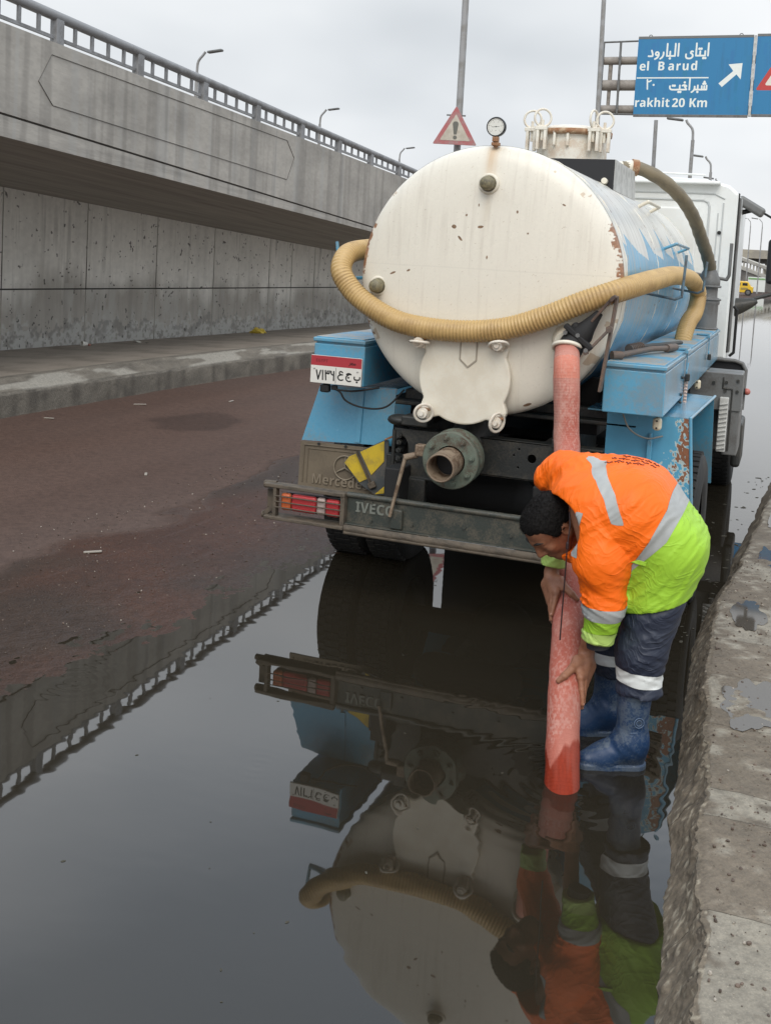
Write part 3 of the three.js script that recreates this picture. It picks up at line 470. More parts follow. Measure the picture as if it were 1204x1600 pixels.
// ---------------------------------------------------------------- Arabic lettering drawn with strokes, right to left; s is the height of an alef
function arabic(c, letters, x, y, s, lw) {
  c.lineWidth = lw; c.lineCap = 'round'; c.lineJoin = 'round'; const p = (...a) => { c.beginPath(); for (let i = 0; i < a.length; i += 2) i ? c.lineTo(x + a[i] * s, y - a[i + 1] * s) : c.moveTo(x + a[i] * s, y - a[i + 1] * s); c.stroke(); };
  const cv = (m, ...q) => { c.beginPath(); c.moveTo(x + m[0] * s, y - m[1] * s); for (const k of q) c.quadraticCurveTo(x + k[0] * s, y - k[1] * s, x + k[2] * s, y - k[3] * s); c.stroke(); };
  const dot = (dx, dy) => { c.beginPath(); c.arc(x + dx * s, y - dy * s, lw * 0.72, 0, 7); c.fill(); };
  const d2 = (dx, dy) => { dot(dx - 0.08, dy); dot(dx + 0.08, dy); };
  const L = {
    A: () => { p(-0.1, 1, -0.1, 0); return 0.28; },                       // alef alone
    a: () => { p(0, 0, -0.16, 0, -0.16, 1); return 0.36; },               // alef after a joined letter
    y: () => { p(-0.06, 0.36, -0.06, 0, -0.34, 0); d2(-0.1, -0.2); return 0.3; },
    t: () => { p(0, 0, -0.16, 0, -0.16, 0.36); p(-0.16, 0, -0.34, 0); d2(-0.16, 0.56); return 0.32; },
    b: () => { p(0, 0, -0.16, 0, -0.16, 0.36); p(-0.16, 0, -0.34, 0); dot(-0.16, -0.2); return 0.32; },
    i: () => { p(0, 0, -0.16, 0, -0.16, 0.36); p(-0.16, 0, -0.34, 0); d2(-0.16, -0.2); return 0.32; },
    l: () => { p(-0.08, 1, -0.08, 0, -0.34, 0); return 0.32; },
    M: () => { cv([-0.06, 0.34], [-0.22, 0.42, -0.24, 0.22], [-0.04, 0.14, -0.06, -0.04], [-0.14, -0.26, -0.42, -0.22], [-0.66, -0.2, -0.6, 0.12]); return 0.8; },
    r: () => { cv([-0.1, 0.3], [-0.06, -0.05, -0.34, -0.22]); return 0.42; },
    R: () => { cv([0, 0], [-0.1, 0, -0.1, 0.26]); cv([-0.1, 0.26], [-0.06, -0.08, -0.34, -0.22]); return 0.44; },
    w: () => { c.beginPath(); c.arc(x - 0.2 * s, y - 0.2 * s, 0.13 * s, 0, 7); c.stroke(); cv([-0.07, 0.2], [-0.02, -0.1, -0.36, -0.24]); return 0.5; },
    d: () => { cv([-0.16, 0.46], [-0.02, 0.1, -0.08, 0], [-0.24, -0.02, -0.4, 0.0]); return 0.5; },
    s: () => { p(-0.06, 0.34, -0.06, 0, -0.26, 0, -0.26, 0.3); p(-0.26, 0, -0.46, 0, -0.46, 0.3); p(-0.46, 0, -0.66, 0); d2(-0.26, 0.5); dot(-0.26, 0.66); return 0.64; },
    x: () => { cv([-0.42, 0.34], [-0.2, 0.46, -0.08, 0.3]); p(-0.3, 0.4, -0.06, 0, -0.5, 0); dot(-0.24, 0.62); return 0.48; },
    T: () => { cv([0, 0], [-0.1, 0, -0.1, 0]); cv([-0.02, 0], [-0.2, -0.02, -0.5, 0], [-0.72, 0.02, -0.68, 0.3]); d2(-0.36, 0.34); return 0.8; },
    B: () => { cv([-0.06, 0.3], [-0.04, 0, -0.26, 0], [-0.56, 0, -0.58, 0], [-0.72, 0.02, -0.7, 0.3]); dot(-0.38, -0.24); return 0.86; },
    J: () => { cv([-0.56, 0.42], [-0.3, 0.62, -0.06, 0.42]); cv([-0.12, 0.46], [-0.72, 0.3, -0.58, -0.12], [-0.4, -0.4, -0.08, -0.26]); dot(-0.34, 0.08); return 0.76; },
    E: () => { cv([-0.14, 0.56], [-0.42, 0.78, -0.5, 0.5], [-0.5, 0.32, -0.14, 0.32]); cv([-0.2, 0.33], [-0.78, 0.24, -0.6, -0.12], [-0.4, -0.36, -0.08, -0.2]); return 0.76; },
    m: () => { c.beginPath(); c.arc(x - 0.14 * s, y - 0.1 * s, 0.12 * s, 0, 7); c.stroke(); p(-0.2, 0, -0.4, 0); return 0.36; },
    S: () => { cv([0, 0], [-0.16, 0.4, -0.36, 0.3], [-0.46, 0.1, -0.2, 0]); p(0, 0, -0.6, 0); p(-0.46, 0, -0.46, 0.24); return 0.56; },
    ' ': () => 0.34,
    7: () => { p(-0.52, 0.9, -0.3, 0, -0.06, 0.9); return 0.62; }, 1: () => { p(-0.2, 0.92, -0.16, 0); return 0.36; },
    3: () => { p(-0.5, 0.92, -0.42, 0); cv([-0.5, 0.86], [-0.46, 0.6, -0.32, 0.66], [-0.26, 0.72, -0.26, 0.9]); cv([-0.28, 0.7], [-0.18, 0.56, -0.08, 0.68], [-0.04, 0.8, -0.06, 0.92]); return 0.6; },
    6: () => { p(-0.08, 0.0, -0.1, 0.9); cv([-0.1, 0.56], [-0.4, 0.5, -0.4, 0.9]); return 0.52; },
    2: () => { p(-0.46, 0.95, -0.4, 0); cv([-0.46, 0.9], [-0.4, 0.62, -0.08, 0.86]); return 0.54; }, 0: () => { dot(-0.12, 0.42); return 0.32; },
  };
  for (const k of letters) x -= L[k]() * s;
  return x;
}

// ---------------------------------------------------------------- gantry road sign
{
  const t = thing('gantry_sign', 'blue overhead direction sign with white Arabic and Latin lettering and arrow', 'road sign', [-0.3, 7.8, -35.5]);
  const panel = (x0, x1, y0, y1, draw, w, h) => {
    const m = std([1, 1, 1], 0.5, { map: canvasTex(w, h, draw) });
    part(t, 'sign_panel', quad([x0, y0, -35.44], [x1, y0, -35.44], [x1, y1, -35.44], [x0, y1, -35.44]), m, { keepUV: true });
    part(t, 'panel_body', span(x0, x1, y0, y1, -35.56, -35.446, 0.01), M.greyMetal);
    for (const y of [y1 + 0.02, y0 - 0.02]) part(t, 'panel_edge', bar([x0, y, -35.46], [x1, y, -35.46], 0.1, 0.05), M.greyMetal);
  };
  const bg = (c, w, h) => { c.fillStyle = '#2a78a6'; c.fillRect(0, 0, w, h); const r = rng(8); for (let i = 0; i < 160; i++) { c.fillStyle = `rgba(${20 + r() * 40},${80 + r() * 50},${115 + r() * 50},0.10)`; const x = r() * w; c.fillRect(x, r() * h, 4 + r() * 40, 20 + r() * 260); } };
  const Y = (y, h) => ((10.63 - y) / 2.8) * h, X = (x, w) => ((x + 4.43) / 4.07) * w;
  panel(-4.43, -0.36, 7.83, 10.63, (c, w, h) => {
    bg(c, w, h); c.strokeStyle = c.fillStyle = '#e2e6e0';
    const k = w / 4.07;
    arabic(c, 'AytaM AlbArwd', X(-1.86, w), Y(9.98, h), 0.44 * k, 0.062 * k);
    c.font = `bold ${0.44 * k}px sans-serif`; const put = (s, x, y) => c.fillText(s, X(x, w), Y(y, h));
    put('el', -4.34, 9.46); put('B', -3.68, 9.46); put('a', -3.3, 9.46); put('r', -3.02, 9.46); put('u', -2.8, 9.46); put('d', -2.62 + 0.13, 9.46);
    c.fillRect(X(-4.4, w), Y(9.21, h), 2.58 * k, 0.045 * k);
    arabic(c, 'sbRAxiT', X(-1.84, w), Y(8.76, h), 0.42 * k, 0.06 * k); arabic(c, '02', X(-3.72, w), Y(8.78, h), 0.36 * k, 0.055 * k);
    put('rakhit', -4.42, 8.13); put('20 Km', -3.06, 8.13);
    const ax = (pts) => { c.beginPath(); pts.forEach(([x, y], i) => (i ? c.lineTo(X(x, w), Y(y, h)) : c.moveTo(X(x, w), Y(y, h)))); c.closePath(); c.fill(); };
    ax([[-1.46, 8.98], [-0.98, 9.42], [-1.16, 9.66], [-0.68, 9.7], [-0.7, 9.12], [-0.86, 9.3], [-1.33, 8.85]]);
  }, 1024, 704);
  panel(-0.24, 3.8, 7.86, 10.66, (c, w, h) => {
    bg(c, w, h); const k = w / 4.04, P = (x, y) => [(x + 0.24) * k, (10.66 - y) * k];
    const tri = (r, col) => { c.fillStyle = col; c.lineJoin = 'round'; c.lineWidth = 0.1 * k; c.strokeStyle = col; c.beginPath(); [[0, 1], [-0.866, -0.5], [0.866, -0.5]].forEach(([x, y], i) => { const q = P(0.78 + x * r, 9.3 + y * r); i ? c.lineTo(...q) : c.moveTo(...q); }); c.closePath(); c.fill(); c.stroke(); };
    tri(1.0, '#b8403c'); tri(0.66, '#dad6c8');
    c.fillStyle = '#20201e'; for (const [x, y, a, b] of [[0.42, 9.12, 0.72, 0.1], [0.5, 8.9, 0.14, 0.24], [0.9, 8.9, 0.14, 0.24], [0.66, 9.36, 0.24, 0.24]]) c.fillRect(...P(x, y), a * k, b * k);
  }, 1024, 704);
  part(t, 'divider', rbox(0.09, 2.86, 0.16, 0.01, -0.3, 9.24, -35.46), M.galv);
  // lattice of tubes reaching out on the left
  M.tube = std([1, 1, 1], 0.6, { map: worn([0.3, 0.27, 0.235], [0.18, 0.16, 0.14], 0.9, 4, 171), tile: 1 });
  for (const [y, r] of [[9.88, 0.15], [8.97, 0.2], [8.07, 0.16]]) part(t, 'tube', rod([-5.7, y, -35.75], [4.2, y, -35.75], r, r, 18), M.tube);
  part(t, 'brace', rod([-5.45, 9.8, -35.8], [-5.45, 9.0, -35.8], 0.08), M.tube); part(t, 'brace', rod([-5.45, 8.9, -35.8], [-5.45, 8.1, -35.8], 0.07), M.tube);
  part(t, 'frame', [bent([[-4.45, 10.56, -35.55], [-5.71, 10.53, -35.55], [-5.71, 7.88, -35.55], [-4.4, 7.86, -35.55]], 0.035), rod([-5.08, 10.55, -35.5], [-5.05, 7.87, -35.5], 0.045)], M.greyMetal);
  for (const [y, r] of [[9.88, 0.17], [8.97, 0.22], [8.07, 0.18]]) part(t, 'clamp', ring(r, 0.025, [-5.08, y, -35.75], [0, Math.PI / 2, 0]), M.greyMetal);
  for (const x of [-4.0, -0.8]) part(t, 'lifting_eye', ring(0.06, 0.015, [x, 10.7, -35.5]), M.greyMetal);
  part(t, 'mast', rod([4.3, -0.1, -35.75], [4.3, 11, -35.75], 0.28, 0.22, 20), M.tube);
}

// ---------------------------------------------------------------- far side of the road on the right
{
  const t = thing('flyover', 'pale concrete flyover crossing far behind beyond the cab', 'bridge', [0, 0, -260]);
  const c = std([1, 1, 1], 0.8, { map: worn([0.36, 0.33, 0.26], [0.25, 0.23, 0.2], 0.8, 4, 181), tile: 9 });
  part(t, 'deck', span(-60, 60, 6.0, 7.1, -272, -258, 0.05), c); part(t, 'parapet', span(-60, 60, 7.102, 8.0, -258.4, -258, 0.03), c);
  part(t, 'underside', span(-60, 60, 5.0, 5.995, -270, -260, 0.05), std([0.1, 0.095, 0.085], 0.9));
  for (const x of [-32, -4, 24, 46]) part(t, 'pier', span(x - 0.9, x + 0.9, -0.3, 5.0, -267, -263, 0.1), c);
  const r = thing('ramp_wall', 'low concrete ramp wall with square openings running down to the road', 'wall', [-3, 0, -148]);
  const A = [-9, 5.6, -153.5], B = [6, 0.6, -139];
  const f = (u, dy) => [lerp(A[0], B[0], u), lerp(A[1], B[1], u) + dy, lerp(A[2], B[2], u)];
  part(r, 'wall', slab([[A[0], -0.2, A[2]], [B[0], -0.2, B[2]], f(1, -1.3), f(0, -1.3)], 0.4), std([1, 1, 1], 0.8, { map: worn([0.2, 0.18, 0.155], [0.12, 0.11, 0.1], 0.9, 4, 191), tile: 5 }));
  const pc = std([1, 1, 1], 0.75, { map: worn([0.42, 0.4, 0.35], [0.3, 0.28, 0.24], 0.8, 4, 192), tile: 5 });
  part(r, 'coping', bar(f(0, 0), f(1, 0), 0.5, 0.5), pc); part(r, 'lower_rail', bar(f(0, -1.2), f(1, -1.2), 0.5, 0.4), pc);
  for (let i = 0; i < 34; i++) { const p = f((i + 0.5) / 34, -0.6); part(r, 'baluster', rbox(0.22, 0.9, 0.3, 0.01, p[0], p[1], p[2], [0, 0, 0], 1), pc); }
  const b = thing('billboard', 'white board with green stripe standing behind the yellow van', 'board', [-2.4, 0, -131.3]);
  part(b, 'board', rbox(2.0, 1.75, 0.1, 0.02, -2.45, 1.05, -131.3), std([0.7, 0.72, 0.68], 0.5));
  part(b, 'green_stripe', rbox(1.9, 0.2, 0.04, 0.01, -2.45, 1.72, -131.24), std([0.2, 0.36, 0.16], 0.5));
  for (const x of [-3.2, -1.7]) part(b, 'post', rod([x, -0.1, -131.35], [x, 0.2, -131.35], 0.05), M.greyMetal);
  // the yellow van
  const v = thing('yellow_van', 'small yellow van far down the flooded road right of the cab', 'van', [-3.2, 0, -112]);
  const s = new THREE.Shape(); [[-1.7, 0.35], [1.0, 0.35], [1.03, 0.85], [0.8, 0.95], [0.5, 1.38], [0.35, 1.42], [-1.7, 1.42]].forEach(([x, y], i) => (i ? s.lineTo(x, y) : s.moveTo(x, y)));
  const body = ext(s, 1.5, 0.05); body.translate(-3.2, 0, -113); part(v, 'body', body, std([0.72, 0.46, 0.03], 0.3, { clearcoat: 0.6 }));
  part(v, 'side_window', rbox(0.5, 0.28, 0.03, 0.03, -2.95, 1.15, -111.45), M.glassDark); part(v, 'side_window', rbox(0.7, 0.28, 0.03, 0.03, -3.75, 1.15, -111.45), M.glassDark);
  part(v, 'side_panel', rbox(0.7, 0.22, 0.02, 0.02, -3.0, 0.7, -111.44), std([0.3, 0.22, 0.06], 0.5));
  for (const [x, z] of [[-4.2, -111.5], [-2.6, -111.5], [-4.2, -112.9], [-2.6, -112.9]]) { const w = part(v, 'wheel', xf(new THREE.CylinderGeometry(0.33, 0.33, 0.2, 24), [x, 0.33, z], [Math.PI / 2, 0, 0]), M.rubber); part(w, 'rim', xf(new THREE.CylinderGeometry(0.19, 0.19, 0.21, 16), [x, 0.33, z], [Math.PI / 2, 0, 0]), M.greyMetal); }
}

// ---------------------------------------------------------------- litter on the far pavement and the road
{
  const h = 0.31, add = (name, label, cat, p, build) => { const t = thing(name, label, cat, p); build(t, p); };
  add('crushed_cup', 'crushed white cup lying at the foot of the panel wall', 'litter', [-9.25, h, -9.0], (t, p) => { part(t, 'cup', lathe([[0.03, 0], [0.045, 0.1], [0.042, 0.1], [0.028, 0.005]], 14, [p[0], p[1] + 0.04, p[2]], [1.3, 0.3, 0.4]), std([0.6, 0.58, 0.52], 0.6)); part(t, 'stain', xf(new THREE.SphereGeometry(0.025, 8, 6), [p[0] + 0.05, p[1] + 0.03, p[2]]), std([0.35, 0.16, 0.12], 0.6)); });
  add('paper_strip', 'strip of pale paper lying on the far pavement by the wall', 'litter', [-9.05, h, -10.3], (t, p) => part(t, 'paper', surf(8, 2, (u, v) => [p[0] + (u - 0.5) * 0.34, p[1] + 0.02 + 0.02 * Math.sin(u * 7), p[2] + (v - 0.5) * 0.1 + u * 0.06]), std([0.5, 0.48, 0.42], 0.7)));
  add('plastic_bag', 'crumpled yellow and white plastic bag at the base of the wall', 'litter', [-8.75, h, -14.2], (t, p) => {
    const g = nets((x, y, z) => Math.hypot((x - p[0]) / 0.17, (y - p[1] - 0.04) / 0.09, (z - p[2]) / 0.1) * 0.1 - 0.1 + (fbm3(x * 18, y * 18, z * 18) - 0.5) * 0.12, [p[0] - 0.28, p[1] - 0.05, p[2] - 0.2], [p[0] + 0.28, p[1] + 0.2, p[2] + 0.2], 0.018); const [a, b] = splitMesh(g, (x, y, z) => fbm3(x * 9 + 3, y * 9, z * 9) - 0.5);
    part(t, 'bag', a, std([0.62, 0.45, 0.06], 0.45)); part(t, 'bag_side', b, std([0.6, 0.56, 0.46], 0.5));
  });
  const bits = [[-6.05, -3.9, 0.13], [-5.9, -5.5, 0.16], [-2.55, 0.15, 0.12], [-1.98, 1.2, 0.06], [-2.2, -2.9, 0.07], [-5.2, -6.6, 0.1], [-2.35, 1.9, 0.09], [-3.6, -2.1, 0.08]];
  const lab = ['pale scrap lying closest to the far kerb at left', 'thin pale scrap by the far kerb, right of the first', 'white twig on the wet brown road left of the truck', 'tiny white pebble on the wet road near the puddle', 'pale scrap on wet road near the tail light', 'pale chip on the dry road by the far kerb', 'pale sliver at the left edge of the wet road', 'small pale chip on the dry asphalt at left'];
  bits.forEach(([x, z, L], i) => part(thing('road_scrap', lab[i], 'litter', [x, roadY(x, z), z], null), 'scrap', rbox(L, 0.012, 0.025, 0.005, x, roadY(x, z) + 0.008, z, [0, 0.3 * i, 0.05]), std([0.3, 0.27, 0.23], 0.8)));
  // leaves and crumbs drifting on the water by the kerb
  const r = rng(12), gs = []; for (let i = 0; i < 70; i++) { const z = 0.5 - Math.pow(r(), 0.8) * 6.5, x = rightKerbX(z) - 0.03 - Math.pow(r(), 2) * 0.33, q = 0.005 + r() * r() * 0.02; gs.push(xf(new THREE.IcosahedronGeometry(q, 0).scale(1.6, 0.18, 0.8), [x, 0.002, z], [0, r() * 3, 0])); }
  for (let i = 0; i < 26; i++) { const x = -1.1 + r() * 2.0, z = 0.6 + r() * 3.6, q = 0.002 + r() * 0.004; gs.push(xf(new THREE.IcosahedronGeometry(q, 0).scale(1.8, 0.3, 1), [x, 0.001, z], [0, r() * 3, 0])); }
  const D = part(scene, 'floating_debris', gs, std([0.05, 0.045, 0.03], 0.8)); tag(D, 'dark crumbs and leaf bits floating on the water along the kerb', 'debris', null, 'stuff');
}

// grit on the wet edge of the road and at the foot of the kerb
{
  const r = rng(91), m = new THREE.InstancedMesh(new THREE.IcosahedronGeometry(1, 0), std([1, 1, 1], 0.6), 3200), M4 = new THREE.Matrix4(), col = new THREE.Color();
  for (let i = 0; i < 3200; i++) {
    const k = i < 2500; let x, y, z, s = 0.0016 + 0.0055 * Math.pow(r(), 3);
    if (k) { z = 3.2 - r() * 7.5; x = waterEdgeX(z) - 0.15 - Math.pow(r(), 1.1) * 1.7; y = roadY(x, z, 1); } else { z = 3.3 - r() * 5; x = rightKerbX(z) + 0.13 + r() * 0.3; y = 0.203; }
    M4.compose(V(x, y + s * 0.3, z), new THREE.Quaternion().setFromEuler(new THREE.Euler(r() * 6, r() * 6, 0)), V(s * 1.3, s * 0.8, s)); m.setMatrixAt(i, M4);
    const t = r(); col.setRGB(...mul3(t > 0.9 ? [0.34, 0.3, 0.25] : mix3([0.05, 0.035, 0.026], [0.14, 0.1, 0.075], r()), 1)); m.setColorAt(i, col);
  }
  m.name = 'grit'; m.castShadow = m.receiveShadow = true; scene.add(m); tag(m, 'fine grit and small stones on the wet road and kerb', 'grit', null, 'stuff');
}

// ---------------------------------------------------------------- tanker truck
const TR = thing('tanker_truck', 'white and blue sewage tanker truck standing in the flooded road', 'truck', [0, 0, -2.4]);
const TY = 1.99, TRAD = 0.798;
{
  // rear end of the tank: dished plate with drips, chips and rust
  const chips = [[-0.19, 2.3, 0.016, 0.012, 0], [-0.15, 2.235, 0.02, 0.007, -0.8], [-0.03, 2.305, 0.018, 0.008, 0.1], [-0.12, 2.37, 0.006, 0.008, 0], [-0.46, 2.03, 0.012, 0.006, 0.5], [-0.56, 2.01, 0.02, 0.006, 0.4], [0.25, 2.28, 0.006, 0.006, 0], [0.18, 2.4, 0.006, 0.01, 0], [-0.05, 2.43, 0.004, 0.01, 0], [0.44, 2.45, 0.012, 0.005, -0.4], [0.3, 1.29, 0.028, 0.008, 0.4], [0.02, 2.13, 0.004, 0.012, 0]];
  const endTex = colTex(1200, 1200, (u, v) => {
    const x = (u - 0.5) * 1.7, y = (v - 0.5) * 1.7 + TY, r = Math.hypot(x, y - TY), big = fbm(u * 5, v * 5, 5, 5, 5), fine = fbm(u * 180, v * 180, 2, 180, 180);
    let c = mul3([0.74, 0.7, 0.6], 0.95 + 0.07 * big + 0.05 * (fine - 0.5));
    const st = fbm(x * 42 + 9, y * 2.2 + 3, 4), patch = step(0.42, 0.66, fbm(x * 2.4 + 20, y * 2 + 9, 3)) * step(1.95, 2.4, y); if (st > 0.5) c = mix3(c, [0.5, 0.455, 0.38], clamp((st - 0.5) * 4) * 0.27 * patch);
    const s2 = fbm(x * 60 + 70, y * 3.2 + 40, 3); if (s2 > 0.66) c = mix3(c, [0.55, 0.5, 0.42], clamp((s2 - 0.66) * 6) * 0.3);
    const g = Math.exp(-Math.pow((x - 0.0) / (0.028 + 0.01 * fbm(y * 8, 2, 2)), 2)) * step(2.48, 2.74, y) * (0.5 + 0.6 * fbm(x * 70, y * 6, 3)); c = mix3(c, [0.5, 0.3, 0.12], clamp(g) * 0.7);
    for (const [fx, fy] of [[0, 2.5], [-0.655, 1.87]]) { const w = Math.exp(-Math.pow((x - fx) / 0.02, 2)) * step(fy + 0.01, fy - 0.02, y) * step(fy - 0.3, fy, y) * (0.4 + 0.8 * fbm(x * 80, y * 7, 3)); c = mix3(c, [0.42, 0.33, 0.2], clamp(w) * 0.4); }
    if (Math.abs(y - 2.06 - 0.003 * fbm(x * 9, 4, 2)) < 0.004) c = mul3(c, 0.95);
    const a = Math.atan2(y - TY, x), edge = fbm(a * 9 + 30, r * 6, 4);
    const zone = Math.abs(a - 0.2) < 0.34 ? 1 - Math.abs(a - 0.2) / 0.34 : Math.abs(Math.abs(a) - 2.95) < 0.3 ? 1 - Math.abs(Math.abs(a) - 2.95) / 0.3 : 0;
    if (r > 0.76 && zone > 0) { const t = step(0.5, 0.6, edge + zone * 0.25 + (r - 0.79) * 6 + (n2(a * 80, r * 90) - 0.5) * 0.25); c = mix3(c, mul3([0.24, 0.11, 0.05], 0.6 + fine), t * 0.95); }
    if (r > 0.74 && edge > 0.7) c = mix3(c, [0.4, 0.27, 0.15], 0.6);
    for (const [cx, cy, w, h, t] of chips) { const dx = x - cx, dy = y - cy; if (Math.abs(dx) < 0.05 && Math.abs(dy) < 0.05) { const p = (dx * Math.cos(t) + dy * Math.sin(t)) / w, q = (-dx * Math.sin(t) + dy * Math.cos(t)) / h; if (p * p + q * q < 0.6 + 0.9 * (fine - 0.2)) c = mul3([0.17, 0.105, 0.06], 0.6 + fine); } }
    const sp = n2(x * 120 + 7, y * 120); if (sp > 0.965) c = mix3(c, [0.35, 0.27, 0.18], 0.5);
    return c;
  }, false);
  M.tankEnd = std([1, 1, 1], 0.36, { map: endTex, roughnessMap: mottle, bumpMap: grain, bumpScale: 0.0003 });
  const prof = [[0.0001, 0.07], [0.2, 0.067], [0.4, 0.058], [0.55, 0.045], [0.66, 0.028], [0.72, 0.012], [0.76, -0.008], [0.785, -0.032], [0.796, -0.06]];
  const cv = new THREE.CatmullRomCurve3(prof.map(([r, z]) => V(r, z, 0))).getPoints(40);
  const end = surf(120, 40, (u, v) => { const a = u * Math.PI * 2, p = cv[Math.round(v * 40)], x = Math.cos(a) * p.x, y = Math.sin(a) * p.x; return [x, TY + y, p.y, x / 1.7 + 0.5, y / 1.7 + 0.5]; });
  const E = part(TR, 'tank_end', end, M.tankEnd, { label: 'cream round tank end with drip stains and rust along its rim' });
  // shell: white above a saw-toothed blue, seams and drip marks
  const teeth = [[0.0, 0.38], [-0.36, 0.42], [-0.8, 0.29], [-1.28, 0.51], [-1.6, 0.31], [-2.2, 0.56], [-2.45, 0.33], [-2.98, 0.53], [-3.25, 0.27], [-3.8, 0.5], [-4.2, 0.29], [-4.6, 0.5], [-4.8, 0.35]];
  const shellTex = colTex(768, 1400, (u, v) => {
    const a = u * Math.PI * 2, z = -0.06 - v * 4.7, ar = Math.atan2(Math.sin(a), Math.abs(Math.cos(a)));
    let k = 0; while (k + 2 < teeth.length && z < teeth[k + 1][0]) k++;
    const t = clamp((teeth[k][0] - z) / (teeth[k][0] - teeth[k + 1][0])), down = teeth[k + 1][1] > teeth[k][1], lim = down ? (t < 0.93 ? lerp(teeth[k][1], teeth[k][1] - 0.06, t) * (1) : teeth[k + 1][1]) : lerp(teeth[k][1], teeth[k + 1][1], Math.pow(t, 0.85));
    const big = fbm(u * 14, v * 26, 5, 14, 26), fine = fbm(u * 200, v * 300, 2), run = fbm(v * 180 + 3, a * 2.0, 4);
    const white = mul3([0.7, 0.69, 0.64], 0.9 + 0.14 * big), blue = mul3([0.1, 0.36, 0.57], 0.86 + 0.28 * big);
    const b = ar < lim + (fine - 0.5) * 0.012 && z < -0.2;
    let c = b ? blue : white; if (z > -0.2) c = mul3([0.72, 0.69, 0.6], 0.92 + 0.12 * big);
    c = mix3(c, b ? [0.3, 0.36, 0.37] : [0.42, 0.4, 0.35], clamp(step(0.5, 0.78, run) * 0.55 + (fine - 0.5) * 0.2));
    if (fine > 0.8 && big > 0.6) c = [0.25, 0.15, 0.09];
    return c;
  });
  M.shell = std([1, 1, 1], 0.3, { map: shellTex, roughnessMap: mottle });
  const shell = surf(128, 60, (u, v) => { const a = u * Math.PI * 2, z = -0.06 - v * 4.7; return [Math.cos(a) * 0.797, TY + Math.sin(a) * 0.797, z, u, v]; });
  const S = part(TR, 'tank_shell', [shell], M.shell, { label: 'tank side painted white above saw-toothed blue' });
  part(TR, 'tank_front', xf(new THREE.SphereGeometry(0.797, 48, 12, 0, Math.PI * 2, 0, Math.PI / 2).scale(1, 0.12, 1), [0, TY, -4.76], [-Math.PI / 2, 0, 0]), M.cream);
  for (const z of [-0.2, -1.75, -3.3, -4.7]) part(S, 'weld_seam', ring(0.797, 0.005, [0, TY, z]), M.cream);
  // lower clean-out hatch
  const hx = -0.065, hy = 1.425, s = new THREE.Shape();
  for (let i = 0; i <= 160; i++) { const a = i / 160 * Math.PI * 2; let r = 0.268; for (const [b, h, w] of [[-0.74, 0.055, 0.19], [-2.36, 0.055, 0.19], [0.75, 0.045, 0.18], [2.4, 0.045, 0.18]]) { let d = Math.abs(a - ((b + Math.PI * 2) % (Math.PI * 2))); d = Math.min(d, Math.PI * 2 - d); r += h * Math.exp(-Math.pow(d / w, 4)); } const p = [Math.cos(a) * r, Math.sin(a) * r]; i ? s.lineTo(...p) : s.moveTo(...p); }
  const hg = ext(s, 0.03, 0.01); hg.translate(hx, hy, 0.055); const H = part(TR, 'cleanout_hatch', hg, M.cream);
  part(H, 'hatch_neck', lathe([[0.25, -0.06], [0.25, 0.05]], 48, [hx, hy, 0.02], [Math.PI / 2, 0, 0]), M.cream);
  const vs = new THREE.Shape(); [[-0.052, 0.29], [-0.052, 0.105], [0, 0.06], [0.052, 0.105], [0.052, 0.29], [0.046, 0.29], [0.046, 0.108], [0, 0.069], [-0.046, 0.108], [-0.046, 0.29]].forEach((p, i) => (i ? vs.lineTo(...p) : vs.moveTo(...p)));
  const vg = ext(vs, 0.006, 0.001); vg.translate(hx + 0.02, hy + 0.0, 0.094); part(H, 'pointed_strap', vg, std([0.33, 0.29, 0.23], 0.6));
  const plate = ext([[-0.05, 0.285], [-0.05, 0.108], [0, 0.066], [0.05, 0.108], [0.05, 0.285]], 0.004, 0.001); plate.translate(hx + 0.02, hy, 0.093); part(H, 'strap_plate', plate, M.cream);
  for (const [x, y, rx, ry, rz] of [[-0.285, 1.2, 0.3, 0.5, 0.9], [0.16, 1.19, 0.2, 1.0, 0.3], [0.14, 1.635, 1.1, 0.2, 0.15], [-0.335, 1.615, 1.45, 0.0, 0.1]]) {
    const cl = part(TR, 'swing_clamp', [rbox(0.05, 0.08, 0.035, 0.01, x, y, 0.105), rod([x, y, 0.08], [x, y, 0.175], 0.016)], M.creamRust);
    part(cl, 'ring_nut', [ring(0.054, 0.009, [x + 0.005, y - 0.0, 0.15], [rx, ry, rz]).scale(1, 1, 1), xf(new THREE.CylinderGeometry(0.03, 0.033, 0.022, 18), [x, y, 0.16], [Math.PI / 2, 0, 0]), bolt(x, y, 0.178, 0.016, 0.02)], M.creamRust);
    part(cl, 'hinge_pin', rod([x - 0.035, y + 0.02, 0.125], [x + 0.035, y + 0.02, 0.125], 0.009), M.rust);
  }
  // sight fittings and the pressure gauge
  for (const [x, y, z] of [[0.0, 2.555, 0.045], [-0.655, 1.925, 0.02]]) { const f = part(TR, 'sight_fitting', lathe([[0, 0.085], [0.025, 0.083], [0.038, 0.07], [0.042, 0.05], [0.04, 0.02], [0.048, 0.015], [0.05, -0.02]], 24, [x, y, z], [Math.PI / 2, 0, 0]), M.brass); part(f, 'collar', ring(0.05, 0.012, [x, y, z + 0.005]), M.cream); }
  const gx = 0.01, gy = 2.885, gz = 0.0, G = part(TR, 'pressure_gauge', [lathe([[0, -0.025], [0.045, -0.025], [0.055, -0.018], [0.057, 0.012], [0.054, 0.02], [0.05, 0.02], [0.05, 0.014]], 36, [gx, gy, gz], [Math.PI / 2, 0, 0])], M.black2);
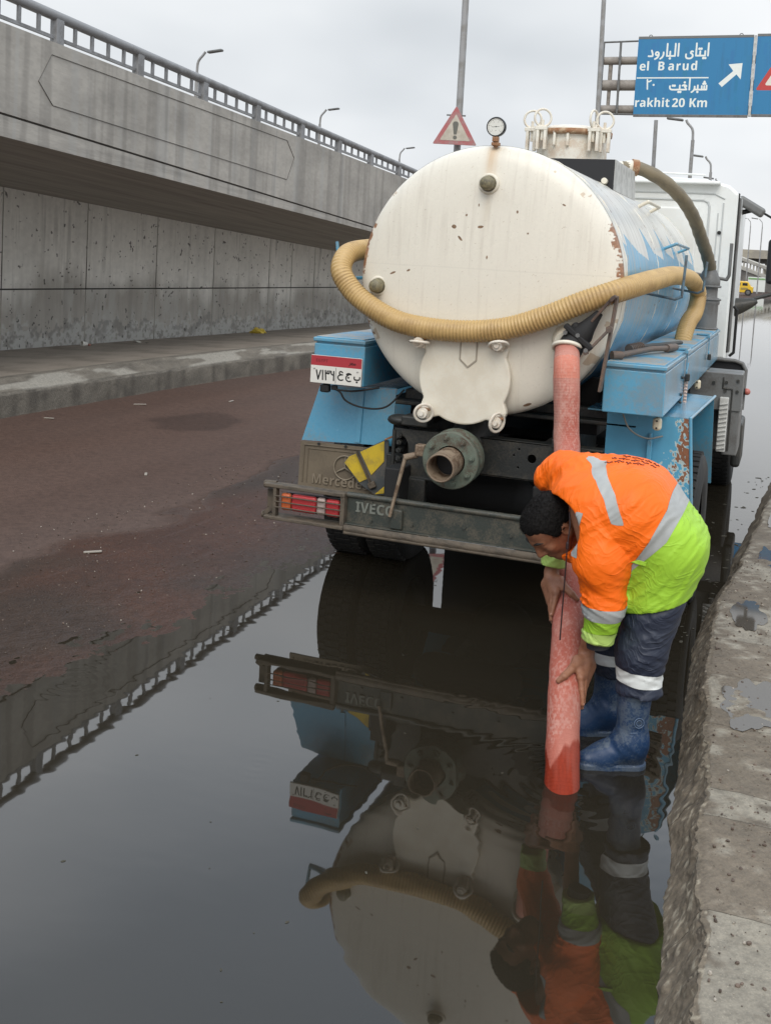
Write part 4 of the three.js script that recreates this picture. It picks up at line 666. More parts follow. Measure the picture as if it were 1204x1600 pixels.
  part(G, 'dial', xf(new THREE.CircleGeometry(0.05, 36), [gx, gy, gz + 0.0145]), std([1, 1, 1], 0.3, { map: canvasTex(256, 256, (c) => { c.fillStyle = '#dcdcd4'; c.fillRect(0, 0, 256, 256); c.translate(128, 128); c.strokeStyle = c.fillStyle = '#30302e'; for (let i = 0; i <= 50; i++) { const a = (225 - i * 5.4) * Math.PI / 180, L = i % 10 ? 8 : 18; c.lineWidth = i % 10 ? 2 : 4; c.beginPath(); c.moveTo(Math.cos(a) * 112, -Math.sin(a) * 112); c.lineTo(Math.cos(a) * (112 - L), -Math.sin(a) * (112 - L)); c.stroke(); if (i % 10 === 0) { c.font = '22px sans-serif'; c.textAlign = 'center'; c.fillText(String(i / 10), Math.cos(a) * 76, -Math.sin(a) * 76 + 8); } } c.lineWidth = 6; c.beginPath(); c.moveTo(52, -2); c.lineTo(-66, 4); c.stroke(); c.beginPath(); c.arc(0, 0, 10, 0, 7); c.fill(); c.font = '15px sans-serif'; c.fillText('bar', 0, 60); }) }), { keepUV: true });
  part(G, 'stem', [rod([gx, 2.77, -0.01], [gx, 2.835, 0], 0.013), rbox(0.035, 0.03, 0.035, 0.004, gx, 2.815, 0), rbox(0.045, 0.02, 0.045, 0.004, gx, 2.788, -0.01)], M.rust);
  // manhole dome with ring bolts
  const mx = 0.015, mz = -2.2, MH = part(TR, 'manhole', lathe([[0.275, 2.7], [0.262, 3.08], [0.262, 3.1], [0.29, 3.1], [0.29, 3.115]], 48, [mx, 0, mz]), M.creamRust);
  part(MH, 'lid', lathe([[0.292, 3.117], [0.296, 3.126], [0.288, 3.136], [0.2, 3.16], [0.0001, 3.168]], 48, [mx, 0, mz]), M.creamRust);
  part(MH, 'rusty_flange', [lathe([[0.262, 3.085], [0.297, 3.09], [0.3, 3.125], [0.262, 3.127]], 48, [mx, 0, mz])], M.rust);
  for (const [x, z, ry, tilt] of [[-0.27, 0.2, 0.1, 0.25], [-0.17, 0.3, 0.55, -0.5], [0.2, 0.24, 1.3, 0.1], [0.27, 0.17, 0.4, -0.35]]) {
    part(MH, 'ring_bolt', [ring(0.064, 0.009, [mx + x, 3.195, mz + z], [0, ry, tilt]), rod([mx + x, 3.03, mz + z], [mx + x, 3.18, mz + z], 0.012)], M.creamRust);
    part(MH, 'hinge_lug', [rbox(0.022, 0.16, 0.05, 0.004, mx + x * 1.02 - 0.025, 3.04, mz + z * 1.02), rbox(0.022, 0.16, 0.05, 0.004, mx + x * 1.02 + 0.03, 3.04, mz + z * 1.02), rbox(0.09, 0.03, 0.05, 0.006, mx + x * 1.03, 3.118, mz + z * 1.03)], M.creamRust);
  }
  part(MH, 'lid_latch', [rbox(0.02, 0.13, 0.03, 0.004, mx + 0.02, 3.06, mz + 0.275), rbox(0.02, 0.12, 0.03, 0.004, mx - 0.08, 3.06, mz + 0.27)], M.creamRust);
  // spill box round the manhole: dark rear plate, pale side plate
  const arc = []; for (let i = 0; i <= 16; i++) { const x = -0.44 + 0.86 * i / 16; arc.push([x, TY + Math.sqrt(0.797 * 0.797 - x * x) - 0.004]); }
  const SB = part(TR, 'spill_box', (() => { const g = ext([[-0.44, 2.885], ...arc, [0.42, 2.885]], 0.012, 0.001); g.translate(0, 0, -1.78); return g; })(), M.black2, { label: 'black rear plate of the spill box' });
  part(SB, 'side_plate', slab([[0.42, 2.67, -1.77], [0.42, 2.67, -2.92], [0.405, 2.9, -2.92], [0.425, 2.886, -1.77]], 0.012), M.galv);
  part(SB, 'side_plate', slab([[-0.44, 2.67, -1.77], [-0.44, 2.67, -2.92], [-0.44, 2.9, -2.92], [-0.44, 2.886, -1.77]], 0.012), M.galv);
  part(SB, 'drain_pipe', rod([0.36, 2.72, -1.9], [0.36, 2.73, -1.72], 0.022), M.cream);
  // outlet valve with bolted flanges
  const fx = -0.085, fy = 0.95, O = part(TR, 'outlet_valve', [lathe([[0.11, -0.35], [0.13, -0.05], [0.165, -0.04], [0.17, -0.03], [0.17, 0.03], [0.155, 0.035], [0.155, 0.06], [0.17, 0.065], [0.17, 0.1], [0.163, 0.105], [0.09, 0.106]], 48, [fx, fy, 0.1], [Math.PI / 2 + 0.05, 0, 0])], M.greenMetal);
  part(O, 'spout', [lathe([[0.085, -0.02], [0.085, 0.17], [0.078, 0.18], [0.072, 0.172], [0.072, -0.02]], 36, [fx - 0.005, fy - 0.01, 0.2], [Math.PI / 2 + 0.06, 0, 0])], M.rustPipe, { label: 'short rusty outlet pipe' });
  part(O, 'spout_bore', xf(new THREE.CircleGeometry(0.074, 32), [fx, fy - 0.01, 0.22], [0.06, 0, 0]), M.black2);
  for (let i = 0; i < 8; i++) { const a = i / 8 * Math.PI * 2 + 0.2; part(O, 'flange_bolt', [bolt(fx + Math.cos(a) * 0.133, fy + Math.sin(a) * 0.133, 0.212, 0.018, 0.022), rod([fx + Math.cos(a) * 0.133, fy + Math.sin(a) * 0.133, 0.2], [fx + Math.cos(a) * 0.133, fy + Math.sin(a) * 0.133, 0.236], 0.01)], M.greenMetal); }
  part(O, 'neck', rod([fx + 0.06, 1.2, -0.3], [fx, 0.96, -0.15], 0.14, 0.13, 24), M.darkMetal);
  part(TR, 'valve_lever', [bent([[-0.3, 0.95, 0.16], [-0.37, 0.93, 0.2]], 0.02), rod([-0.36, 0.935, 0.2], [-0.425, 0.575, 0.235], 0.012, 0.01), rbox(0.06, 0.07, 0.06, 0.01, -0.28, 0.98, 0.16)], M.rustPipe);
}
{
  // boxes along both sides, with lids
  for (const sd of [-1, 1]) {
    const x0 = 0.73 * sd, x1 = 1.07 * sd, B = part(TR, 'tool_box', [span(x0, x1, 1.295, 1.545, -4.6, 0.0, 0.008), span(x0 + 0.01 * sd, x1 - 0.01 * sd, 1.53, 1.56, -4.59, -0.01, 0.004)], M.blue, { label: sd > 0 ? 'long blue tool box along the right side' : 'long blue tool box along the left side' });
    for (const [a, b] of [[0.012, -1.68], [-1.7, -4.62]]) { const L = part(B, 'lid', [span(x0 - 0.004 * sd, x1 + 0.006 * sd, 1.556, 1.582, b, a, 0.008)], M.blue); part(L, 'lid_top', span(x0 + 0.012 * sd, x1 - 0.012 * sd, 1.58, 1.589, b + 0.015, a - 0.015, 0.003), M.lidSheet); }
    if (sd > 0) {
      for (const z of [-1.15, -3.1]) { part(B, 'hasp', [rod([x1 + 0.012, 1.6, z - 0.1], [x1 + 0.012, 1.6, z + 0.1], 0.012), rod([x1 - 0.1, 1.598, z - 0.12], [x1 + 0.012, 1.6, z - 0.1], 0.01), rbox(0.008, 0.12, 0.02, 0.003, x1 + 0.012, 1.53, z), ring(0.016, 0.005, [x1 + 0.014, 1.46, z], [0, Math.PI / 2, 0])], M.blue); part(B, 'padlock', rbox(0.03, 0.05, 0.04, 0.008, x1 + 0.022, 1.425, z), M.darkMetal); }
      part(B, 'striped_cord', Array.from({ length: 9 }, (_, i) => rod([x1 + 0.012, 1.42 - i * 0.022, -1.18], [x1 + 0.014, 1.405 - i * 0.022, -1.16], 0.014, 0.012, 8)), std([0.55, 0.42, 0.36], 0.8));
      for (const y of [1.44, 1.33, 1.28]) part(B, 'screw', xf(new THREE.SphereGeometry(0.01, 8, 6), [x1 + 0.006, y, -0.95]), M.darkMetal);
      part(B, 'mount_plate', slab([[x1 + 0.004, 1.5, -1.4], [x1 + 0.004, 1.18, -1.0], [x1 + 0.004, 1.18, -1.1], [x1 + 0.004, 1.5, -1.5]], 0.008), M.blue);
    }
  }
  // licence plate on the left box
  const P = part(TR, 'licence_plate', rbox(0.345, 0.175, 0.012, 0.006, -0.905, 1.385, 0.02), M.galv);
  part(P, 'plate_face', quad([-1.074, 1.3, 0.0275], [-0.736, 1.3, 0.0275], [-0.736, 1.47, 0.0275], [-1.074, 1.47, 0.0275]), std([1, 1, 1], 0.4, { map: canvasTex(700, 352, (c, w, h) => {
    c.fillStyle = '#d9d7cf'; c.fillRect(0, 0, w, h); c.fillStyle = '#a8343c'; c.fillRect(0, 0, w, 128);
    c.fillStyle = '#5c1a20'; c.font = 'bold 56px sans-serif'; c.globalAlpha = 0.75; c.fillText('EGYPT', 66, 82); c.strokeStyle = '#3c1216'; c.fillStyle = '#3c1216'; arabic(c, 'mSr', 620, 84, 74, 11); c.globalAlpha = 1;
    c.strokeStyle = c.fillStyle = '#1e1e1c'; c.lineWidth = 6; c.beginPath(); c.moveTo(352, 140); c.lineTo(352, 340); c.stroke();
    arabic(c, '6317', 336, 306, 128, 19); arabic(c, 'B', 690, 272, 116, 19); arabic(c, 'J', 570, 262, 122, 18); arabic(c, 'E', 462, 262, 122, 18);
    const r = rng(3); c.fillStyle = 'rgba(90,80,60,0.18)'; for (let i = 0; i < 220; i++) c.fillRect(r() * w, r() * h, 1 + r() * 5, 1 + r() * 4);
  }) }), { keepUV: true });
  for (const x of [-1.05, -0.76]) part(P, 'rivet', xf(new THREE.SphereGeometry(0.007, 8, 6), [x, 1.39, 0.028]), M.galv);
  part(TR, 'plate_lamp', [rbox(0.06, 0.05, 0.05, 0.012, -0.985, 1.265, -0.01), rod([-0.985, 1.29, -0.02], [-0.985, 1.3, -0.05], 0.02)], M.black);
  part(TR, 'cable', [pipe([[-0.92, 1.27, 0.0], [-0.88, 1.25, 0.0], [-0.85, 1.2, -0.02], [-0.74, 1.16, -0.06], [-0.62, 1.17, -0.12], [-0.53, 1.28, -0.2]], 0.006), pipe([[-0.9, 1.265, 0.01], [-0.8, 1.262, -0.02], [-0.66, 1.29, -0.1]], 0.006), rbox(0.04, 0.03, 0.02, 0.005, -0.92, 1.275, 0.0)], M.black);
  part(TR, 'cable', pipe([[0.84, 1.3, -0.05], [0.88, 1.2, -0.1], [0.97, 1.14, -0.2], [1.05, 1.15, -0.28]], 0.005), std([0.2, 0.19, 0.17], 0.6));
  part(TR, 'hose_bracket', bent([[-0.76, 1.97, -0.15], [-0.98, 1.95, -0.15], [-1.018, 2.18, -0.15]], 0.011), M.blue, { label: 'thin blue upright rod left of the tank' });
  // left mudguard: blue sheet bent over the wheel, brown rubber flap
  const guard = (sd, mat) => { const xa = 0.62 * sd, xb = 1.25 * sd; return [
    ...slab([[xa, 0.9, -0.28], [xb, 0.87, -0.28], [(xb - 0.1 * sd), 1.24, -0.31], [xa, 1.26, -0.31]], 0.006), ...slab([[xa, 1.262, -0.315], [xb - 0.1 * sd, 1.242, -0.315], [xb - 0.1 * sd, 1.242, -1.85], [xa, 1.262, -1.85]], 0.006), ...slab([[xa, 1.26, -1.85], [xb - 0.1 * sd, 1.24, -1.85], [xb, 0.7, -2.0], [xa, 0.7, -2.0]], 0.006)]; };
  const GL = part(TR, 'mudguard', guard(-1), M.blue, { label: 'left blue mudguard' });
  part(GL, 'stiffener', slab([[-0.87, 0.9, -0.262], [-0.835, 0.9, -0.262], [-0.835, 1.25, -0.292], [-0.87, 1.25, -0.292]], 0.012), M.blue);
  const flap = part(TR, 'mud_flap', [...slab([[-1.255, 0.57, -0.26], [-0.64, 0.57, -0.26], [-0.64, 0.875, -0.27], [-1.255, 0.865, -0.27]], 0.012), ], M.flap, { label: 'brown muddy flap with raised emblem and lettering' });
  part(flap, 'rim_rib', [bent([[-1.225, 0.6, -0.258], [-1.225, 0.845, -0.266], [-0.66, 0.855, -0.266]], 0.005), bent([[-1.195, 0.6, -0.258], [-1.195, 0.822, -0.266], [-0.68, 0.832, -0.266]], 0.003)], M.flap);
  part(flap, 'emblem', [ring(0.078, 0.0045, [-0.925, 0.725, -0.256]), ...[90, 210, 330].map((d) => { const a = d * Math.PI / 180; return rod([-0.925, 0.725, -0.255], [-0.925 + Math.cos(a) * 0.076, 0.725 + Math.sin(a) * 0.076, -0.257], 0.008, 0.0025, 6); })], std([0.24, 0.2, 0.145], 0.6));
  part(flap, 'raised_letters', text('Mercedes-B', 0.062, 0.006, [-1.16, 0.6, -0.258], [0, 0, 0]), std([0.22, 0.18, 0.13], 0.6));
  for (const [x, y] of [[-1.12, 0.862], [-0.93, 0.864], [-0.74, 0.866]]) part(flap, 'screw', bolt(x, y, -0.258, 0.009, 0.01), M.darkMetal);
  // yellow and dark reflector plate strapped on askew
  const yp = (pts, dd = 0.006) => ext(pts.map(([x, y]) => [x, y]), dd, 0.001), RZ = -0.21;
  const refl = part(TR, 'reflector_plate', (() => { const g = yp([[-0.915, 0.77], [-0.885, 0.815], [-0.645, 0.945], [-0.62, 0.945], [-0.6, 0.6], [-0.69, 0.585], [-0.81, 0.65]]); g.translate(0, 0, RZ - 0.008); return g; })(), std([1, 1, 1], 0.6, { map: worn([0.06, 0.068, 0.07], [0.11, 0.1, 0.085], 0.9, 5, 201), tile: 0.4 }));
  const ym = std([1, 1, 1], 0.45, { map: worn([0.62, 0.44, 0.03], [0.3, 0.22, 0.06], 0.6, 6, 203, 0.03), tile: 0.3 });
  for (const pts of [[[-0.91, 0.77], [-0.88, 0.812], [-0.825, 0.842], [-0.735, 0.692], [-0.8, 0.656]], [[-0.805, 0.852], [-0.648, 0.938], [-0.642, 0.81], [-0.722, 0.712]], [[-0.69, 0.592], [-0.63, 0.605], [-0.63, 0.65]]]) { const g = yp(pts, 0.003); g.translate(0, 0, RZ); part(refl, 'yellow_stripe', g, ym); }
  part(refl, 'strap', [bar([-0.828, 0.855, RZ + 0.012], [-0.718, 0.655, RZ + 0.012], 0.032, 0.008, [0, 0, 1]), rbox(0.05, 0.04, 0.02, 0.006, -0.71, 0.65, RZ + 0.015, [0, 0, 0.5])], M.mudMetal);
  part(refl, 'edge_strip', bar([-0.64, 0.95, RZ], [-0.575, 0.985, RZ], 0.035, 0.012, [0, 0, 1]), M.rust);
  // right mudguard with flaking paint
  const chipTex = colTex(512, 512, (u, v) => { const p = fbm(u * 5, v * 5, 5, 5, 5), e = step(0.45, 0.95, u) * 0.42, f = fbm(u * 40, v * 40, 3, 40, 40), b = mul3([0.09, 0.33, 0.5], 0.85 + 0.3 * p), t = p * 0.62 + 0.3 * (f - 0.5) + e * 0.72 + (v < 0.12 ? 0.1 : 0); return t > 0.655 ? mul3([0.2, 0.085, 0.045], 0.5 + f) : t > 0.6 ? mul3([0.4, 0.5, 0.5], 0.8 + 0.4 * f) : b; });
  const gm = std([1, 1, 1], 0.4, { map: chipTex, bumpMap: mottle, bumpScale: 0.001 });
  const panel = quad([0.72, 0.55, -0.3], [1.255, 0.52, -0.3], [1.19, 1.265, -0.3], [0.72, 1.26, -0.3]), GR = part(TR, 'mudguard', panel, gm, { keepUV: true, label: 'right blue mudguard with rust chips' });
  part(GR, 'guard_back', [...slab([[0.72, 0.55, -0.304], [1.255, 0.52, -0.304], [1.19, 1.265, -0.304], [0.72, 1.26, -0.304]], 0.008), ...slab([[0.6, 1.268, -0.31], [1.19, 1.268, -0.3], [1.235, 1.25, -1.75], [0.6, 1.265, -1.75]], 0.008), ...slab([[0.6, 1.26, -1.75], [1.235, 1.25, -1.75], [1.25, 0.6, -1.95], [0.6, 0.6, -1.95]], 0.008), ...bent([[1.26, 0.52, -0.3], [1.197, 1.268, -0.3], [1.24, 1.252, -1.75]], 0.01)], M.blue);
  part(GR, 'bracket', [rbox(0.03, 0.12, 0.03, 0.006, 0.98, 1.06, -0.28), rod([0.98, 0.9, -0.285], [0.98, 1.16, -0.285], 0.012)], M.blue);
  // marker lamps
  for (const [x, y, z] of [[1.03, 1.24, -0.13], [1.06, 1.25, -2.5], [1.06, 1.25, -3.4]]) { const m = part(TR, 'marker_lamp', [rbox(0.05, 0.075, 0.06, 0.02, x, y, z)], std([0.66, 0.58, 0.42], 0.4)); part(m, 'bracket', rod([x, y + 0.03, z], [x, y + 0.08, z], 0.012), M.darkMetal); for (const q of [0.02, -0.02]) part(m, 'screw', bolt(x, y + q, z + 0.032, 0.006, 0.006), M.darkMetal); }
}
{
  // chassis
  const C = part(TR, 'chassis_frame', [span(-0.46, -0.38, 0.82, 1.06, -6.5, -0.12, 0.008), span(0.38, 0.46, 0.82, 1.06, -6.5, -0.12, 0.008), span(-0.6, 0.72, 1.19, 1.26, -0.5, -0.42, 0.01), span(-0.6, 0.72, 1.19, 1.26, -2.5, -2.4, 0.01), span(-0.46, 0.46, 0.84, 1.04, -2.6, -2.5, 0.01), span(-0.7, 0.9, 1.17, 1.2, -0.9, -0.3, 0.01)], M.darkMetal);
  const hole = (x, y, r) => { const p = new THREE.Path(); p.absarc(x, y, r, 0, Math.PI * 2, true); return p; };
  const cs = new THREE.Shape(); [[-0.36, 0.83], [0.74, 0.83], [0.74, 0.98], [0.66, 1.05], [-0.36, 1.06]].forEach(([x, y], i) => (i ? cs.lineTo(x, y) : cs.moveTo(x, y))); for (const [x, y, r] of [[0.33, 0.96, 0.028], [0.42, 0.9, 0.01], [0.25, 0.9, 0.008], [0.22, 0.97, 0.008], [0.25, 1.01, 0.008], [0.5, 0.94, 0.04]]) cs.holes.push(hole(x, y, r));
  const cg = ext(cs, 0.012, 0.002); cg.translate(0, 0, -0.1); const X = part(TR, 'cross_member', [cg, span(-0.36, 0.74, 1.045, 1.058, -0.18, -0.086, 0.003), span(-0.36, 0.74, 0.826, 0.838, -0.18, -0.086, 0.003)], M.darkMetal);
  const ls = new THREE.Shape(); [[-0.52, 0.77], [-0.24, 0.77], [-0.24, 1.06], [-0.52, 1.06]].forEach(([x, y], i) => (i ? ls.lineTo(x, y) : ls.moveTo(x, y))); const hp = new THREE.Path(); hp.absellipse(-0.47, 0.92, 0.05, 0.1, 0, Math.PI * 2, true); ls.holes.push(hp);
  const lg = ext(ls, 0.014, 0.003); lg.translate(0, 0, -0.05); const LP = part(TR, 'tow_plate', [lg, ...bent([[-0.52, 1.05, -0.03], [-0.52, 0.77, -0.03], [-0.26, 0.77, -0.03]], 0.012)], M.darkMetal);
  part(LP, 'stud', [0.83, 0.88, 0.93, 0.98, 1.02].flatMap((y) => [bolt(-0.48, y, -0.02, 0.017, 0.03), rod([-0.48, y, -0.03], [-0.48, y, 0.012], 0.009)]), M.darkMetal);
  part(TR, 'mount_block', [rbox(0.17, 0.06, 0.14, 0.012, -0.38, 1.12, -0.05), rbox(0.12, 0.045, 0.1, 0.01, -0.34, 1.165, -0.06), xf(new THREE.SphereGeometry(0.06, 14, 10).scale(1.3, 0.6, 1), [-0.5, 1.11, -0.06])], M.darkMetal);
  part(TR, 'mount_block', [rbox(0.13, 0.06, 0.12, 0.01, 0.52, 1.08, -0.06), rbox(0.11, 0.05, 0.1, 0.01, 0.51, 1.135, -0.06), rbox(0.03, 0.16, 0.04, 0.006, 0.56, 0.98, -0.03)], M.darkMetal);
  part(TR, 'spring_hanger', [rbox(0.13, 0.28, 0.05, 0.01, -0.36, 0.63, -0.03), rbox(0.13, 0.3, 0.06, 0.01, -0.515, 0.74, -0.1)], M.darkMetal);
  part(TR, 'tank_cradle', [span(-0.62, -0.42, 1.06, 1.42, -0.7, -0.6, 0.01), span(0.42, 0.62, 1.06, 1.42, -0.7, -0.6, 0.01), span(-0.62, -0.42, 1.06, 1.42, -3.7, -3.6, 0.01), span(0.42, 0.62, 1.06, 1.42, -3.7, -3.6, 0.01)], M.black);
  // wheels: lathe-turned tyres with blocks of tread
  const wheel = (x, z, r, w, label, seg = 64) => {
    const p = [[r * 0.56, -w / 2 + 0.02], [r * 0.62, -w / 2], [r * 0.86, -w / 2 - 0.004], [r * 0.95, -w / 2 + 0.012], [r * 0.985, -w / 2 + 0.04], [r * 0.985, w / 2 - 0.04], [r * 0.95, w / 2 - 0.012], [r * 0.86, w / 2 + 0.004], [r * 0.62, w / 2], [r * 0.56, w / 2 - 0.02]];
    const t = lathe(p, seg, [x, 0.455, z], [0, 0, -Math.PI / 2]), tr = [];
    for (let k = 0; k < 52; k++) for (const q of [-0.36, -0.12, 0.12, 0.36]) { const a = (k + (Math.abs(q) > 0.2 ? 0.5 : 0)) / 52 * Math.PI * 2; tr.push(xf(new THREE.BoxGeometry(w * 0.19, 0.022, r * 0.085), [x + q * w * 0.86, 0.455 + Math.sin(a) * r * 0.986, z + Math.cos(a) * r * 0.986], [-a + Math.PI / 2, 0, 0])); }
    const m = part(TR, 'wheel', [t], M.rubber, label ? { label } : {}); part(m, 'tread', tr, M.rubber, { kind: 'stuff' });
    const sd = x > 0 ? 1 : -1; part(m, 'rim', [lathe([[r * 0.56, -w / 2 + 0.01], [r * 0.54, 0], [r * 0.2, 0.02], [0.001, 0.03]], 36, [x, 0.455, z], [0, 0, -Math.PI / 2 * sd]), ...Array.from({ length: 8 }, (_, i) => xf(new THREE.CylinderGeometry(0.014, 0.014, 0.05, 6), [x + sd * 0.04, 0.455 + Math.sin(i * 0.785) * r * 0.34, z + Math.cos(i * 0.785) * r * 0.34], [0, 0, Math.PI / 2]))], M.greyMetal);
  };
  for (const x of [-1.08, -0.79, 0.8, 1.12]) wheel(x, -1.05, 0.5, 0.27, x < 0 ? 'left rear tyre' : 'right rear tyre');
  for (const x of [-1.08, 1.12]) wheel(x, -5.35, 0.5, 0.28, x < 0 ? 'left front tyre' : 'right front tyre');
  part(TR, 'axle', [rod([-1.1, 0.455, -1.05], [1.1, 0.455, -1.05], 0.09), xf(new THREE.SphereGeometry(0.22, 20, 14), [0, 0.46, -1.05])], M.black); part(TR, 'axle', rod([-1.1, 0.455, -5.35], [1.1, 0.455, -5.35], 0.07), M.black);
  part(TR, 'added_gap_blocker', [span(-0.95, 0.95, 0.36, 1.24, -2.72, -2.7, 0.004), span(-0.6, 0.6, 0.84, 0.9, -2.7, -1.6, 0.01)], M.black);  // added black panel, blocks the bright sky gap seen under the truck
  part(TR, 'air_tank', xf(new THREE.CapsuleGeometry(0.14, 0.6, 6, 20), [0.1, 0.66, -2.0], [0, 0, Math.PI / 2]), M.black); part(TR, 'air_tank', xf(new THREE.CapsuleGeometry(0.12, 0.5, 6, 20), [-0.1, 0.62, -0.55], [0, 0, Math.PI / 2]), M.black);
  // bumper beam with tail lamps in cages at both ends
  const bs = [[0.0, 0.0], [0.05, 0.0], [0.055, 0.012], [0.016, 0.03], [0.016, 0.17], [0.03, 0.185], [0.03, 0.2], [0.012, 0.212], [0, 0.2]];
  const beam = (x0, x1) => { const g = ext(bs, x1 - x0, 0.002); g.rotateY(-Math.PI / 2); g.scale(-1, 1, 1); g.translate(0, 0, 0); g.rotateY(Math.PI); const p = g.attributes.position; g.computeBoundingBox(); g.translate(x0 - g.boundingBox.min.x, 0.462, 0.165 - g.boundingBox.min.z); g.computeVertexNormals(); return g; };
  const bf = (x0, x1) => [span(x0, x1, 0.49, 0.65, 0.165, 0.18, 0.003), rod([x0, 0.66, 0.178], [x1, 0.66, 0.178], 0.018), span(x0, x1, 0.485, 0.492, 0.165, 0.215, 0.002)];
  const BU = part(TR, 'bumper', bf(-0.72, 1.22), M.bumper, { label: 'dark green bumper beam with muddy lower lip' });
  part(BU, 'lower_lip', surf(240, 6, (u, v) => { const x = -0.72 + 1.94 * u, n = fbm(u * 60, v * 3, 4); return [x, 0.483 - v * 0.045 - 0.012 * n * v, 0.212 + 0.012 * Math.sin(v * 3.1) + 0.004 * n]; }), M.mudMetal);
  part(BU, 'lip_edge', rod([-0.72, 0.434, 0.212], [1.22, 0.434, 0.212], 0.012), M.mudMetal);
  part(BU, 'raised_letters', text('IVECO', 0.062, 0.006, [-0.665, 0.563, 0.1795]).scale(1, 1, 1), std([0.17, 0.18, 0.155], 0.5));
  part(BU, 'rubber_buffer', rbox(0.075, 0.12, 0.03, 0.01, -0.395, 0.555, 0.195), M.bumper);
  for (const [x, y] of [[-0.56, 0.63], [-0.56, 0.52], [-0.3, 0.53], [0.02, 0.56], [0.3, 0.55]]) part(BU, 'bolt', bolt(x, y, 0.186, 0.009, 0.01), M.bumper);
  for (const x of [-0.5, 0.4]) part(BU, 'bracket', span(x, x + 0.1, 0.5, 0.85, -0.12, 0.16, 0.01), M.black);
  for (const sd of [-1, 1]) {
    const xa = sd < 0 ? -1.2 : 0.74, xb = xa + 0.46, T = part(TR, 'tail_lamp', [rbox(0.4, 0.115, 0.06, 0.025, (xa + xb) / 2 + 0.02, 0.565, 0.165)], std([0.04, 0.012, 0.012], 0.4), { label: sd < 0 ? 'left tail lamp in a wire cage' : 'right tail lamp in a wire cage' });
    const lens = (a, b, c, n) => part(T, n, rbox(b - a, 0.108, 0.045, 0.018, (a + b) / 2, 0.565, 0.185, [0, 0, 0], 3), std(c, 0.28, { clearcoat: 0.4, bumpMap: grain, bumpScale: 0.0015, tile: 0.06 }));
    const e = sd < 0 ? [xa + 0.045, xa + 0.115, xa + 0.285, xa + 0.345, xa + 0.44] : [xb - 0.045, xb - 0.115, xb - 0.285, xb - 0.345, xb - 0.44];
    const L2 = (i, j, c, n) => lens(Math.min(e[i], e[j]) + 0.0015, Math.max(e[i], e[j]) - 0.0015, c, n);
    L2(0, 1, [0.6, 0.13, 0.035], 'amber_lens'); L2(1, 2, [0.5, 0.035, 0.04], 'red_lens'); L2(2, 3, [0.5, 0.4, 0.36], 'clear_lens'); L2(3, 4, [0.48, 0.03, 0.035], 'red_lens');
    const cage = M.mudMetal; part(T, 'cage', [...[0.53, 0.565, 0.6].map((y) => rod([xa + 0.01, y, 0.222], [xb, y, 0.222], 0.0045, 0.0045, 8)), rbox(0.022, 0.19, 0.05, 0.004, xa + 0.012, 0.562, 0.2), rbox(0.028, 0.2, 0.06, 0.004, xb + 0.005, 0.562, 0.195), span(xa - 0.06, xb + 0.02, 0.648, 0.672, 0.15, 0.23, 0.006), span(xa - 0.05, xb + 0.02, 0.45, 0.472, 0.12, 0.24, 0.006)], cage);
    if (sd < 0) part(T, 'cage_bracket', [rod([-1.28, 0.655, 0.17], [-1.2, 0.657, 0.17], 0.025), rod([-1.29, 0.462, 0.17], [-1.2, 0.462, 0.17], 0.022), bar([-1.27, 0.47, 0.19], [-1.2, 0.53, 0.2], 0.03, 0.012), rbox(0.05, 0.12, 0.04, 0.008, -1.245, 0.565, 0.14)], cage);
  }
}
